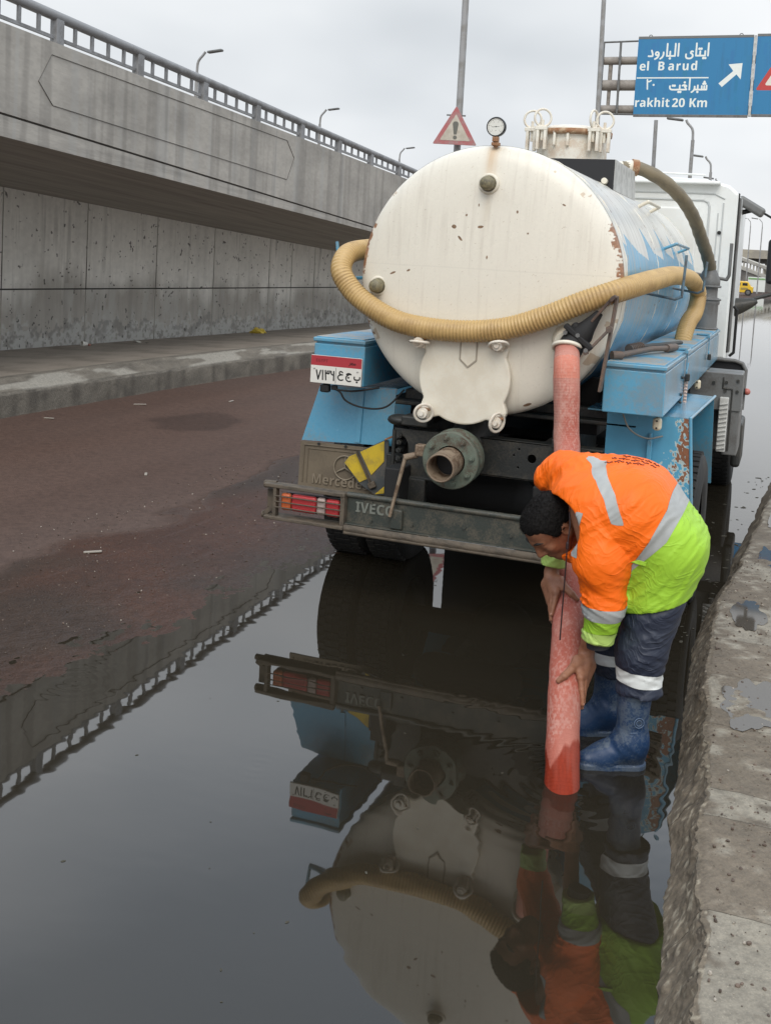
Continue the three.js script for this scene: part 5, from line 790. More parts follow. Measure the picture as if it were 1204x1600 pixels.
{
  // cab
  const z0 = -4.95, CB = part(TR, 'cab', (() => { const s = new THREE.Shape(); [[-1.1, 1.3], [1.1, 1.3], [1.1, 2.88], [1.02, 2.95], [0.8, 3.0], [0, 3.035], [-0.8, 3.0], [-1.02, 2.95], [-1.1, 2.88]].forEach(([x, y], i) => (i ? s.lineTo(x, y) : s.moveTo(x, y))); const g = ext(s, 1.75, 0.025); g.translate(0, 0, z0 - 1.775); return g; })(), M.cab, { label: 'white driver cab seen from behind' });
  const frame = (x0, x1, y0, y1, r) => { const p = [[x0 + r, y1], [x1 - r, y1], [x1 - r * 0.3, y1 - r * 0.3], [x1, y1 - r], [x1, y0 + r], [x1 - r * 0.3, y0 + r * 0.3], [x1 - r, y0], [x0 + r, y0], [x0 + r * 0.3, y0 + r * 0.3], [x0, y0 + r], [x0, y1 - r], [x0 + r * 0.3, y1 - r * 0.3], [x0 + r, y1]]; return bent(p.map(([x, y]) => [x, y, z0 + 0.002]), 0.011, 8); };
  part(CB, 'pressed_panel', rbox(1.55, 0.95, 0.05, 0.02, -0.02, 2.27, z0), M.cab); part(CB, 'pressed_panel', rbox(1.55, 0.35, 0.05, 0.02, -0.02, 1.56, z0), M.cab);
  part(CB, 'panel_crease', [frame(-0.92, 0.86, 1.75, 2.82, 0.06), rod([-1.0, 2.885, z0 + 0.003], [0.9, 2.885, z0 + 0.003], 0.008), rod([0.9, 2.885, z0 + 0.003], [1.0, 2.84, z0 + 0.003], 0.008), rod([0.99, 1.4, z0 + 0.001], [0.99, 2.8, z0 + 0.001], 0.008), rod([0.945, 1.4, z0 + 0.001], [0.945, 2.7, z0 + 0.001], 0.006)], std([0.5, 0.52, 0.51], 0.45));
  for (const [x, y] of [[0.52, 2.86], [0.97, 2.51], [0.965, 1.85]]) part(CB, 'plug', xf(new THREE.CylinderGeometry(0.018, 0.018, 0.012, 14), [x, y, z0 + 0.012], [Math.PI / 2, 0, 0]), M.black);
  part(CB, 'roof_lip', [rbox(1.9, 0.035, 0.16, 0.015, 0, 2.985, z0 + 0.02), rod([0.28, 3.075, -4.9], [0.8, 3.06, -4.9], 0.01)], M.cab);
  part(CB, 'door_seal', [span(1.1, 1.135, 1.34, 2.9, z0 - 0.06, z0 - 0.02, 0.008)], M.black); part(CB, 'door_edge', span(1.126, 1.15, 1.34, 2.86, z0 - 0.2, z0 - 0.07, 0.01), M.greyMetal);
  part(CB, 'grab_rail', bent([[1.155, 1.8, z0 - 0.16], [1.19, 1.76, z0 - 0.16], [1.19, 1.34, z0 - 0.16], [1.15, 1.3, z0 - 0.16]], 0.014), M.black);
  part(CB, 'sill', [span(-1.05, 1.08, 1.2, 1.29, -6.7, z0 - 0.03, 0.02)], M.black);
  // wind deflector and mirrors on the right
  const DF = part(CB, 'mirror', [rbox(0.3, 0.1, 0.16, 0.03, 1.21, 2.83, -5.9, [0, 0, -0.52])], M.greyMetal, { label: 'small grey upper mirror on the cab corner' }); part(DF, 'arm', [rod([1.1, 2.76, -5.9], [1.24, 2.8, -5.9], 0.025), rod([1.28, 2.8, -5.95], [1.62, 2.62, -6.1], 0.012)], M.black);
  const MR = part(CB, 'mirror', [rbox(0.2, 0.48, 0.1, 0.04, 1.505, 2.27, -6.15)], M.black2, { label: 'black door mirror at the right edge' });
  part(MR, 'arm', [rod([1.12, 1.8, -6.0], [1.5, 1.93, -6.12], 0.02), rod([1.5, 1.92, -6.12], [1.5, 2.06, -6.14], 0.018), lathe([[0.1, 0], [0.08, 0.1], [0.05, 0.2], [0.02, 0.26]], 16, [1.1, 1.76, -6.0], [0, 0, -1.25])], M.darkMetal);
  // front mudguard, step box and side guard on the right
  const FM = part(TR, 'front_mudguard', (() => { const pts = []; for (let i = 0; i <= 18; i++) { const a = -0.15 + (Math.PI * 0.62) * i / 18; pts.push([Math.cos(a) * 0.62, Math.sin(a) * 0.6]); } return surf(18, 4, (u, v) => { const a = -0.1 + Math.PI * 0.66 * u; return [lerp(0.92, 1.3, v) - (v > 0.9 ? 0.02 : 0), 0.6 + Math.sin(a) * 0.62, -5.35 + Math.cos(a) * 0.62]; }); })(), M.black2);
  part(FM, 'pale_rim', bent([[0.95, 1.275, -4.93], [1.22, 1.272, -4.93], [1.29, 1.25, -4.93], [1.325, 1.19, -4.93], [1.318, 0.8, -4.93]], 0.02), M.greyMetal);
  part(FM, 'back_plate', span(0.9, 1.305, 0.78, 1.262, -4.97, -4.95, 0.01), M.black2);
  const SG = part(TR, 'battery_box', [span(0.9, 1.36, 0.99, 1.285, -3.75, -3.21, 0.015), span(1.24, 1.362, 0.61, 1.0, -3.75, -3.21, 0.012), span(0.5, 1.1, 0.95, 1.05, -3.7, -3.25, 0.01), span(1.0, 1.25, 0.62, 1.0, -3.75, -3.4, 0.01)], M.greyMetal, { label: 'grey battery box behind the right front wheel' });
  part(SG, 'face_plate', span(0.95, 1.37, 0.985, 1.295, -3.208, -3.195, 0.006), M.greyMetal);
  part(SG, 'ribbed_cover', [span(1.2, 1.272, 0.645, 1.1, -3.19, -3.13, 0.008), ...Array.from({ length: 11 }, (_, k) => rbox(0.066, 0.012, 0.02, 0.004, 1.236, 0.675 + k * 0.037, -3.125, [0, 0, 0.25], 1))], M.galv);
  for (const [x, y] of [[1.14, 1.21], [1.24, 1.22], [1.235, 1.15], [1.33, 1.15], [1.33, 1.24]]) part(SG, 'bolt', bolt(x, y, -3.19, 0.014, 0.02), M.darkMetal);
  part(SG, 'pressed_edge', bent([[1.215, 1.26, -3.192], [1.215, 1.17, -3.192], [1.29, 1.165, -3.192], [1.29, 0.65, -3.205]], 0.007), M.darkMetal);
  part(SG, 'side_tank', rbox(0.085, 0.42, 0.6, 0.035, 1.325, 0.57, -4.4), M.darkMetal);
  const ml = part(TR, 'marker_lamp', rod([1.29, 0.985, -4.88], [1.34, 0.985, -4.88], 0.03), M.black, { label: 'red side marker on a black arm' }); part(ml, 'red_lens', [xf(new THREE.SphereGeometry(0.033, 16, 12), [1.355, 0.985, -4.88])], std([0.45, 0.13, 0.1], 0.35));
  // vacuum fittings by the cab, brown hose from the manhole
  const VF = part(TR, 'vacuum_filter', [lathe([[0.05, 2.02], [0.05, 1.95], [0.075, 1.9], [0.1, 1.84], [0.1, 1.78], [0.085, 1.775], [0.085, 1.68], [0.11, 1.67], [0.11, 1.62], [0.1, 1.61], [0.1, 1.3]].reverse(), 28, [0.955, 0.21, -4.35], [0, 0, 0])], M.greyMetal);
  for (const y of [1.87, 1.99, 1.6]) part(VF, 'band', ring(y === 1.87 ? 0.112 : 0.104, 0.011, [0.955, y, -4.35], [Math.PI / 2, 0, 0]), M.greyMetal);
  const BH = part(TR, 'vapour_hose', tubeR(curve([[0.3, 2.93, -2.9], [0.42, 2.935, -2.95], [0.58, 2.87, -3.05], [0.74, 2.74, -3.25], [0.84, 2.58, -3.55], [0.89, 2.42, -3.85], [0.93, 2.28, -4.15], [0.955, 2.16, -4.35]]), 90, 16, (s) => 0.056 + 0.002 * Math.sin(s * 260)), std([1, 1, 1], 0.6, { map: worn([0.22, 0.18, 0.115], [0.14, 0.12, 0.085], 0.8, 4, 221), tile: 0.4 }), { label: 'brown hose curving from the manhole to the cab' });
  part(BH, 'hose_collar', [rod([0.37, 2.94, -2.93], [0.42, 2.935, -2.95], 0.068, 0.068, 20)], M.rust); part(BH, 'hose_tail', rod([0.2, 2.92, -2.88], [0.39, 2.938, -2.935], 0.05, 0.06, 20), M.cream);
  M.rodBlue = std([1, 1, 1], 0.5, { map: worn([0.1, 0.17, 0.22], [0.08, 0.08, 0.08], 1, 6, 211), tile: 0.2 });
  // hose brackets, grab handles on the tank side
  part(TR, 'hose_bracket', bent([[0.78, 1.96, -1.1], [0.98, 1.93, -1.1], [1.02, 1.95, -1.1], [1.03, 2.22, -1.1]], 0.009), M.rodBlue); part(TR, 'hose_bracket', bent([[0.78, 1.98, -2.7], [0.99, 1.95, -2.7], [1.03, 1.97, -2.7], [1.045, 2.2, -2.7]], 0.009), M.rodBlue);
  part(TR, 'hose_bracket', bent([[0.8, 2.1, -4.5], [1.1, 2.06, -4.5], [1.12, 2.1, -4.5], [1.12, 2.4, -4.5]], 0.016), M.greyMetal);
  part(TR, 'grab_handle', bent([[0.55, 2.58, -2.2], [0.62, 2.62, -2.2], [0.62, 2.62, -2.9], [0.55, 2.58, -2.9]], 0.014), M.cream); part(TR, 'grab_handle', bent([[0.74, 2.28, -2.4], [0.83, 2.32, -2.4], [0.83, 2.31, -3.4], [0.74, 2.27, -3.4]], 0.012), M.blue);
  // gate valve for the red hose, with its lever and steel bars
  const ax = V(-0.06, -1, 0.12).normalize(), GV = part(TR, 'gate_valve', [xf(new RoundedBoxGeometry(0.13, 0.13, 0.07, 3, 0.02), [0.585, 1.715, 0.13], [0, 0, -0.62]), rod([0.545, 1.63, 0.17], [0.575, 1.7, 0.12], 0.075, 0.07, 24), lathe([[0.06, -0.1], [0.065, -0.02], [0.045, 0.03], [0.03, 0.09], [0.022, 0.13]], 18, [0.625, 1.755, 0.13], [0, 0, -0.62]), rbox(0.03, 0.2, 0.05, 0.008, 0.6, 1.72, 0.17, [0, 0, 0.9])], M.black);
  for (const [x, y] of [[0.53, 1.74], [0.65, 1.65], [0.6, 1.73]]) part(GV, 'flange_bolt', bolt(x, y, 0.185, 0.013, 0.03), M.greyMetal);
  part(GV, 'inlet_neck', rod([0.55, 1.66, 0.12], [0.52, 1.7, -0.02], 0.095, 0.11, 24), M.cream);
  part(GV, 'lever', [bar([0.665, 1.81, 0.15], [0.775, 1.955, 0.16], 0.035, 0.014, [0, 0, 1]), bar([0.76, 1.93, 0.165], [0.79, 1.96, 0.165], 0.05, 0.02, [0, 0, 1])], M.leverM = std([1, 1, 1], 0.55, { map: worn([0.07, 0.05, 0.04], [0.13, 0.075, 0.05], 0.9, 6, 233), tile: 0.3 }));
  part(TR, 'lever_rail', [bar([0.79, 1.96, 0.12], [0.728, 1.42, 0.1], 0.06, 0.016, [0, 0, 1])], M.steelBar = std([1, 1, 1], 0.6, { map: worn([0.1, 0.08, 0.068], [0.17, 0.11, 0.075], 0.9, 6, 231), tile: 0.3 }));
  part(TR, 'link_arm', [bar([0.765, 1.775, 0.15], [0.64, 1.625, 0.17], 0.042, 0.014, [0, 0, 1]), bolt(0.765, 1.775, 0.165, 0.02, 0.02), bolt(0.65, 1.64, 0.185, 0.016, 0.02)], M.steelBar);
}

// ---------------------------------------------------------------- things carried on the truck
{
  const hz = 0.135, path = curve([[-0.78, 2.1, -2.0], [-0.86, 2.14, -1.0], [-0.885, 2.14, -0.3], [-0.9, 2.09, -0.02], [-0.885, 2.0, 0.07], [-0.8, 1.895, 0.1], [-0.68, 1.81, 0.115], [-0.5, 1.73, 0.125], [-0.3, 1.7, hz], [-0.05, 1.7, hz], [0.18, 1.735, hz], [0.4, 1.815, hz], [0.6, 1.91, 0.12], [0.78, 1.985, 0.05], [0.87, 2.03, -0.25], [0.9, 2.06, -0.8], [0.915, 2.08, -1.4], [0.93, 2.075, -2.1], [0.95, 2.03, -2.75], [0.975, 1.93, -2.98], [0.97, 1.8, -2.85], [0.945, 1.72, -2.64], [0.93, 1.62, -2.5], [0.925, 1.5, -2.43]]);
  const t = thing('suction_hose', 'yellow ribbed suction hose wrapped round the rear of the tank', 'hose', [0, 1.6, 0]);
  const L = path.getLength(), ribs = L / 0.0205;
  part(t, 'ribbed_hose', tubeR(path, Math.round(ribs * 6), 22, (s) => { const w = Math.sin((s / 0.0205) * Math.PI * 2); return 0.0635 + 0.0022 * Math.sign(w) * Math.pow(Math.abs(w), 0.7); }), std([1, 1, 1], 0.42, { map: worn([0.5, 0.335, 0.135], [0.32, 0.2, 0.08], 0.7, 5, 241, 0.01), tile: 0.5 }));
  const tools = [['pry_bar', 'long grey pry bar lying on the blue tool box lid, rear one', [0.86, 1.6, -1.2]], ['spanner', 'rusty wheel spanner lying on the blue tool box lid, nearest', [0.9, 1.6, -0.5]]];
  const a = thing(tools[0][0], tools[0][1], 'tool', tools[0][2]); part(a, 'shaft', [rod([0.8, 1.62, -0.85], [0.985, 1.615, -1.7], 0.014)], M.darkMetal); part(a, 'grip', [rod([0.775, 1.62, -0.6], [0.81, 1.62, -0.9], 0.026), ...Array.from({ length: 7 }, (_, i) => ring(0.027, 0.004, [0.778 + i * 0.005, 1.62, -0.63 - i * 0.04]))], M.steelBar);
  const b = thing(tools[1][0], tools[1][1], 'tool', tools[1][2]); part(b, 'shaft', [rod([0.78, 1.612, -0.12], [0.9, 1.625, -0.7], 0.018), rod([0.9, 1.625, -0.7], [0.97, 1.62, -0.95], 0.018)], M.steelBar); part(b, 'socket', [rod([0.965, 1.62, -0.93], [1.0, 1.618, -1.12], 0.026)], M.steelBar); part(b, 'head', [rod([0.75, 1.612, -0.1], [0.8, 1.612, -0.14], 0.026)], M.steelBar);
}
// red lay-flat hose from the valve to the water
const HP = [[0.538, 1.66, 0.16], [0.56, 1.56, 0.24], [0.57, 1.46, 0.26], [0.6, 1.15, 0.3], [0.65, 0.95, 0.46], [0.735, 0.74, 0.85], [0.79, 0.62, 1.08], [0.845, 0.515, 1.27], [0.885, 0.405, 1.46], [0.915, 0.29, 1.63], [0.943, 0.14, 1.76], [0.972, 0.0, 1.88], [1.0, -0.13, 1.98]];
const hoseCurve = curve(HP);
{
  const t = thing('discharge_hose', 'pink-red canvas discharge hose hanging from the valve into the water', 'hose', [0.97, 0, 1.88]);
  const L = hoseCurve.getLength();
  const tex = colTex(384, 1536, (u, v) => {
    const s = v * L, sw = n2(u * 150, v * 900, 150, 900), big = fbm(u * 3, s * 2.4, 5), bandN = fbm(3, s * 5, 3), f = fbm(u * 60, s * 40, 3);
    let c = mix3([0.38, 0.1, 0.07], [0.5, 0.23, 0.18], clamp(step(0.35, 0.7, big) + 0.25 * (bandN - 0.5) + 0.3 * (sw - 0.5)));
    if (s < 0.1) c = mix3([0.42, 0.16, 0.12], c, step(0.03, 0.1, s)); if (s > 0.1 && s < 0.2) c = mix3(c, [0.62, 0.2, 0.13], 0.6);
    const e = L - 0.36 + (fbm(u * 6, 2, 5, 6) - 0.5) * 0.22; c = mix3(c, [0.42, 0.12, 0.08], step(e - 0.6, e - 0.1, s) * 0.5); c = mix3(c, mul3([0.23, 0.022, 0.005], 0.8 + 0.4 * f), step(e + 0.06, e + 0.085, s));
    const lines = Math.abs(Math.sin(s * 420)); c = mul3(c, 0.93 + 0.07 * lines + 0.1 * (sw - 0.5)); const fl = fbm(u * 60, s * 80, 3, 60), fm = fbm(u * 4, s * 6 + 7, 4, 4); if (s < e) c = mix3(c, [0.6, 0.4, 0.34], step(0.5, 0.8, fl * 0.6 + fm * 0.45) * 0.4); c = mix3(c, [0.3, 0.1, 0.075], step(0.56, 0.75, fbm(u * 7 + 3, s * 3 + 2, 4, 7)) * 0.35);
    return c;
  });
  const bump = numTex(256, 1024, (u, v) => 0.5 + 0.3 * Math.sin(v * L * 420) * 0.5 + 0.3 * (n2(u * 100, v * 700) - 0.5));
  const g = tubeR(hoseCurve, 260, 40, (s, a) => 0.07 + 0.006 * (fbm(s * 7 + 3, Math.cos(a) + 4, 3) - 0.5) * 2 - 0.003 * step(0.12, 0, s)); const uv = g.attributes.uv; for (let i = 0; i < uv.count; i++) uv.setY(i, uv.getY(i) / L);
  part(t, 'canvas_hose', g, std([1, 1, 1], 0.75, { map: tex, bumpMap: bump, bumpScale: 0.002, specularIntensity: 0.6 }), { keepUV: true });
  part(t, 'clamp_ring', [ring(0.076, 0.012, [0.54, 1.655, 0.165], [Math.PI / 2 - 0.5, 0.05, 0.1])], M.cream);
}

// ---------------------------------------------------------------- the worker
{
  const PN = thing('person', 'person in orange and lime rain jacket bending to hold the hose', 'person', [1.15, 0, 1.5]);
  const hoseAt = (y0) => { let a = 0, b = 1; for (let i = 0; i < 40; i++) { const m = (a + b) / 2; if (hoseCurve.getPointAt(m).y > y0) a = m; else b = m; } return a; };
  const hoseFrame = (y0) => {
    const u0 = hoseAt(y0), L = hoseCurve.getLength();
    return (phi, t, off) => { const u = u0 + t / L, c = hoseCurve.getPointAt(u), T = hoseCurve.getTangentAt(u), F = camera.position.clone().sub(c); F.addScaledVector(T, -F.dot(T)).normalize(); const Rr = F.clone().cross(T).normalize(); if (Rr.x < 0) Rr.negate(); const a = phi * Math.PI / 180; return c.addScaledVector(F, Math.cos(a) * (0.069 + off)).addScaledVector(Rr, Math.sin(a) * (0.069 + off)).toArray(); };
  };
  // hands: palm, four unequal fingers bent round the hose, thumb across its front
  const hand = (P, sg, rot = 0) => {
    const q = (a, t, o) => P(sg * a + rot, t, o), S = [], N = [];
    const wrist = q(50, -0.135, 0.038), K = [[46, -0.012, 0.019], [65, -0.008, 0.018], [83, -0.013, 0.017], [99, -0.024, 0.016]].map((k) => q(...k));
    const heel = q(52, -0.095, 0.032), heel2 = q(72, -0.095, 0.03);
    S.push(seg(wrist, heel, 0.032, 0.034), seg(heel, heel2, 0.031, 0.027)); K.forEach((k, i) => S.push(seg(i < 2 ? heel : heel2, k, 0.027, 0.0155)));
    const F = [[[61, 0.03, 0.012], [73, 0.056, 0.01], [83, 0.079, 0.0085]], [[80, 0.034, 0.012], [94, 0.061, 0.01], [106, 0.083, 0.0085]], [[98, 0.027, 0.012], [113, 0.052, 0.01], [125, 0.072, 0.0085]], [[114, 0.01, 0.011], [127, 0.03, 0.009], [138, 0.047, 0.008]]];
    const fingers = F.map((f, i) => { const j = [K[i], ...f.map((k) => q(...k))], r = [0.0138, 0.012, 0.0106, 0.0085].map((x) => x * [1, 1.05, 1, 0.86][i]), o = []; for (let k = 0; k < 3; k++) o.push(seg(j[k], j[k + 1], r[k], r[k + 1])); N.push([j[2], j[3]]); return o; });
    const tb = [q(30, -0.075, 0.025), q(16, -0.032, 0.018), q(-3, 0.002, 0.014), q(-21, 0.02, 0.0105)], tr = [0.022, 0.0175, 0.015, 0.0105]; const thumb = []; for (let k = 0; k < 3; k++) thumb.push(seg(tb[k], tb[k + 1], tr[k], tr[k + 1])); N.push([tb[2], tb[3]]);
    S.push(seg(heel, tb[0], 0.026, 0.02), seg(tb[0], K[0], 0.014, 0.012));
    const f = (x, y, z) => { let d = 1e9; for (const s of S) d = smin(d, segD(s, x, y, z), 0.018); let th = 1e9; for (const s of thumb) th = smin(th, segD(s, x, y, z), 0.006); d = smin(d, th, 0.016); for (const fg of fingers) { let e = 1e9; for (const s of fg) e = smin(e, segD(s, x, y, z), 0.004); d = smin(d, e, 0.005); } return d + (n3(x * 160, y * 160, z * 160) - 0.5) * 0.0012; };
    const all = [...S, ...thumb, ...fingers.flat()].flatMap((s) => [s.a, s.b]), lo = [0, 1, 2].map((k) => Math.min(...all.map((p) => p[k])) - 0.045), hi = [0, 1, 2].map((k) => Math.max(...all.map((p) => p[k])) + 0.045);
    return { f, lo, hi, wrist, nails: N };
  };
  const HL = hand(hoseFrame(0.305), 1), HR = hand(hoseFrame(0.535), -1, 12);
  // head, looking down to the left
  const C = V(0.797, 0.985, 1.56), U = V(-0.55, 0.52, 0.65).normalize(), F0 = V(-0.38, -0.76, 0.34), Fz = F0.addScaledVector(U, -F0.dot(U)).normalize(), Lx = U.clone().cross(Fz), SC = 1.14;
  const loc = (x, y, z) => { const dx = (x - C.x) / SC, dy = (y - C.y) / SC, dz = (z - C.z) / SC; return [dx * Lx.x + dy * Lx.y + dz * Lx.z, dx * U.x + dy * U.y + dz * U.z, dx * Fz.x + dy * Fz.y + dz * Fz.z]; };
  const glob = (x, y, z) => C.clone().addScaledVector(Lx, x * SC).addScaledVector(U, y * SC).addScaledVector(Fz, z * SC).toArray();
  const ell = (q, c, r) => { const a = (q[0] - c[0]) / r[0], b = (q[1] - c[1]) / r[1], d = (q[2] - c[2]) / r[2], k = Math.sqrt(a * a + b * b + d * d), g = Math.sqrt((a / r[0]) ** 2 + (b / r[1]) ** 2 + (d / r[2]) ** 2); return g > 1e-6 ? k * (k - 1) / g : -Math.min(...r); };
  const cran = (q) => smin(ell(q, [0, 0.03, -0.015], [0.076, 0.09, 0.1]), ell(q, [0, 0.045, 0.03], [0.066, 0.062, 0.062]), 0.03);
  const headF = (x, y, z) => {
    const q = loc(x, y, z), m = [Math.abs(q[0]), q[1], q[2]]; let d = cran(q);
    d = smin(d, ell(q, [0, -0.035, 0.035], [0.06, 0.08, 0.066]), 0.03); d = smin(d, segD(seg([0, -0.098, 0.072], [0.015, -0.096, 0.07], 0.022, 0.02), ...m), 0.03);
    d = smin(d, segD(seg([0.054, -0.03, 0.0], [0.022, -0.092, 0.062], 0.02, 0.018), ...m), 0.03); d = smin(d, segD(seg([0.045, -0.012, 0.072], [0.04, -0.03, 0.07], 0.018, 0.016), ...m), 0.02);
    d = smin(d, segD(seg([0.006, 0.03, 0.094], [0.04, 0.03, 0.078], 0.011, 0.009), ...m), 0.016);
    d = Math.max(d, -segD(seg([0.031, 0.008, 0.106], [0.036, 0.008, 0.102], 0.015, 0.015), ...m)); d = smin(d, ell(m, [0.032, 0.008, 0.079], [0.0145, 0.0135, 0.0145]), 0.004); d = smin(d, segD(seg([0.02, 0.013, 0.092], [0.046, 0.012, 0.083], 0.0045, 0.004), ...m), 0.005);
    d = smin(d, segD(seg([0, 0.022, 0.094], [0, -0.026, 0.116], 0.009, 0.0135), ...q), 0.012); d = smin(d, segD(seg([0.004, -0.032, 0.106], [0.014, -0.034, 0.1], 0.01, 0.0085), ...m), 0.008);
    d = smin(d, segD(seg([0, -0.06, 0.097], [0.02, -0.063, 0.09], 0.008, 0.005), ...m), 0.008); d = smin(d, segD(seg([0, -0.072, 0.095], [0.017, -0.07, 0.09], 0.0085, 0.005), ...m), 0.007); d = Math.max(d, -segD(seg([0, -0.066, 0.107], [0.022, -0.067, 0.099], 0.0028, 0.002), ...m));
    let e = ell(m, [0.079, 0.0, -0.012], [0.013, 0.033, 0.021]); e = Math.max(e, -ell(m, [0.09, 0.002, -0.008], [0.01, 0.02, 0.012])); e = smin(e, ell(m, [0.079, -0.03, -0.004], [0.007, 0.01, 0.009]), 0.006); d = smin(d, e, 0.008);
    return smin(d * SC, segD(seg(glob(0, -0.05, -0.035), [0.93, 1.06, 1.5], 0.062, 0.075), x, y, z), 0.03);
  };
  const bodyCore = uni([seg([0.93, 1.06, 1.5], [1.1, 1.08, 1.47], 0.1, 0.13, 1.3), seg([1.1, 1.08, 1.47], [1.28, 0.95, 1.46], 0.13, 0.12, 1.2),
    seg([0.95, 1.08, 1.66], [1.035, 0.84, 1.71], 0.06, 0.05), seg([1.035, 0.84, 1.71], HL.wrist, 0.046, 0.03), seg([0.88, 1.06, 1.33], [0.755, 0.9, 1.15], 0.06, 0.05), seg([0.755, 0.9, 1.15], HR.wrist, 0.046, 0.03),
    seg([1.28, 0.92, 1.53], [1.21, 0.48, 1.59], 0.1, 0.065), seg([1.21, 0.48, 1.59], [1.21, 0.07, 1.585], 0.062, 0.04), seg([1.26, 0.92, 1.34], [1.07, 0.52, 1.32], 0.1, 0.065), seg([1.07, 0.52, 1.32], [1.06, 0.07, 1.29], 0.06, 0.04)], 0.04);
  const skinTex = worn([0.3, 0.135, 0.075], [0.2, 0.08, 0.045], 0.6, 5, 261);
  M.skin = std([1, 1, 1], 0.5, { map: skinTex, bumpMap: grain, bumpScale: 0.0006, tile: 0.12, specularIntensity: 0.8 });
  const bound = (p, r) => [p.map((x) => x - r), p.map((x) => x + r)];
  const headG = nets(headF, ...bound(C.toArray(), 0.175), 0.0036);
  const cutNear = (h) => (x, y, z) => Math.max(bodyCore(x, y, z), 0.02 - Math.hypot(x - h.wrist[0], y - h.wrist[1], z - h.wrist[2]));
  const bodyG = nets((x, y, z) => smin(bodyCore(x, y, z), 1, 0.01), [0.5, -0.03, 0.8], [1.5, 1.35, 1.95], 0.013);
  const handG = [HL, HR].map((h) => nets((x, y, z) => smin(h.f(x, y, z), Math.max(bodyCore(x, y, z), -1), 0.02), h.lo, h.hi, 0.0034));
  const body = part(PN, 'body', [headG, ...handG, bodyG], M.skin);
  const nm = std([0.5, 0.27, 0.2], 0.35), nails = []; [HL, HR].forEach((h, hi) => h.nails.forEach(([a, b]) => { const p = V(...b), d = V(...b).sub(V(...a)).normalize(), fr = hoseCurve.getPointAt(hoseAt(p.y)), out = p.clone().sub(fr); out.addScaledVector(d, -out.dot(d)).normalize(); const x = out.clone().cross(d); const g = new THREE.SphereGeometry(0.0062, 12, 8); g.scale(0.95, 0.35, 1.15); g.applyMatrix4(new THREE.Matrix4().makeBasis(x, out, d)); p.addScaledVector(out, 0.0072).addScaledVector(d, -0.001); g.translate(p.x, p.y, p.z); nails.push(g); }));
  part(body, 'fingernail', nails, nm);
  const eyeM = std([0.5, 0.46, 0.42], 0.2); for (const s of [-1, 1]) part(body, 'eyebrow', tubeR(curve([glob(s * 0.014, 0.036, 0.102), glob(s * 0.034, 0.042, 0.094), glob(s * 0.052, 0.034, 0.078)]), 14, 8, (q, a, t) => 0.0052 * (0.5 + Math.sin(t * Math.PI) * 0.6)), std([0.012, 0.009, 0.008], 0.7));
  // hair: short and dark, thinner at the crown
  const hairLine = (q) => q[1] - (0.024 + 0.62 * q[2] + 0.02 * step(0.02, 0.045, Math.abs(q[0])) * step(0.03, 0.06, q[2]) - 0.035 * step(0.05, 0.068, Math.abs(q[0])) * step(0.035, 0.02, Math.abs(q[2] - 0.012)) + 0.02 * Math.abs(q[0]) * 10 * (q[2] > 0 ? -0.4 : 0.2) + (fbm3(q[0] * 60 + 9, q[1] * 60, q[2] * 60) - 0.5) * 0.022);
  const hairF = (x, y, z) => { const q = loc(x, y, z), n = fbm3(x * 130, y * 130, z * 130, 2); const hl = hairLine(q); let d = cran(q) - 0.0012 - (0.0035 + n * 0.007) * step(-0.002, 0.03, hl); const crown = Math.hypot(q[0] - 0.004, q[1] - 0.112, q[2] + 0.018); d += 0.0025 * step(0.04, 0.01, crown + (n - 0.5) * 0.02); const h = -hl; return Math.max(d, h * 0.8) * SC; };
  const hg = nets(hairF, ...bound(C.toArray(), 0.16), 0.0032), r = rng(31), sl = [];
  { const p = hg.attributes.position, n = hg.attributes.normal; for (let i = 0; i < 9000; i++) { const k = Math.floor(r() * p.count), q = loc(p.getX(k), p.getY(k), p.getZ(k)); if (hairLine(q) < 0.002 || cran(q) < 0.004) continue; const N = V(n.getX(k), n.getY(k), n.getZ(k)); if (N.dot(V(p.getX(k), p.getY(k), p.getZ(k)).sub(C)) < 0) N.negate(); const T = V(r() - 0.5, r() - 0.5, r() - 0.5).addScaledVector(Fz, 0.9).addScaledVector(U, -0.2).addScaledVector(N, 0.25).normalize(), g = new THREE.ConeGeometry(0.0006, 0.012, 3, 1, true); g.applyQuaternion(new THREE.Quaternion().setFromUnitVectors(V(0, 1, 0), T)); const b = V(p.getX(k), p.getY(k), p.getZ(k)).addScaledVector(T, 0.004).addScaledVector(N, 0.001); g.translate(b.x, b.y, b.z); sl.push(g); } }
  part(PN, 'hair', [hg, ...sl], std([0.008, 0.007, 0.0065], 0.75, { specularIntensity: 0.35 }));

  // jacket: one cloth surface with folds, cut into its colours along the seams
  const torso = [seg([1.282, 0.965, 1.39], [1.12, 1.085, 1.39], 0.145, 0.18), seg([1.282, 0.965, 1.55], [1.12, 1.08, 1.57], 0.145, 0.18), seg([1.12, 1.085, 1.38], [0.97, 1.1, 1.37], 0.185, 0.165), seg([1.12, 1.08, 1.58], [0.98, 1.09, 1.6], 0.185, 0.165), seg([0.98, 1.09, 1.42], [0.9, 1.06, 1.52], 0.17, 0.13), seg([1.262, 0.93, 1.4], [1.248, 0.74, 1.42], 0.152, 0.132), seg([1.262, 0.93, 1.54], [1.243, 0.74, 1.56], 0.152, 0.136), seg([1.0, 0.98, 1.45], [0.93, 0.93, 1.48], 0.12, 0.08)];
  const armL = [seg([1.0, 1.07, 1.65], [1.04, 0.9, 1.705], 0.13, 0.112), seg([1.04, 0.9, 1.705], [1.066, 0.72, 1.71], 0.1, 0.077), seg([1.066, 0.72, 1.71], [1.048, 0.56, 1.695], 0.074, 0.066)];
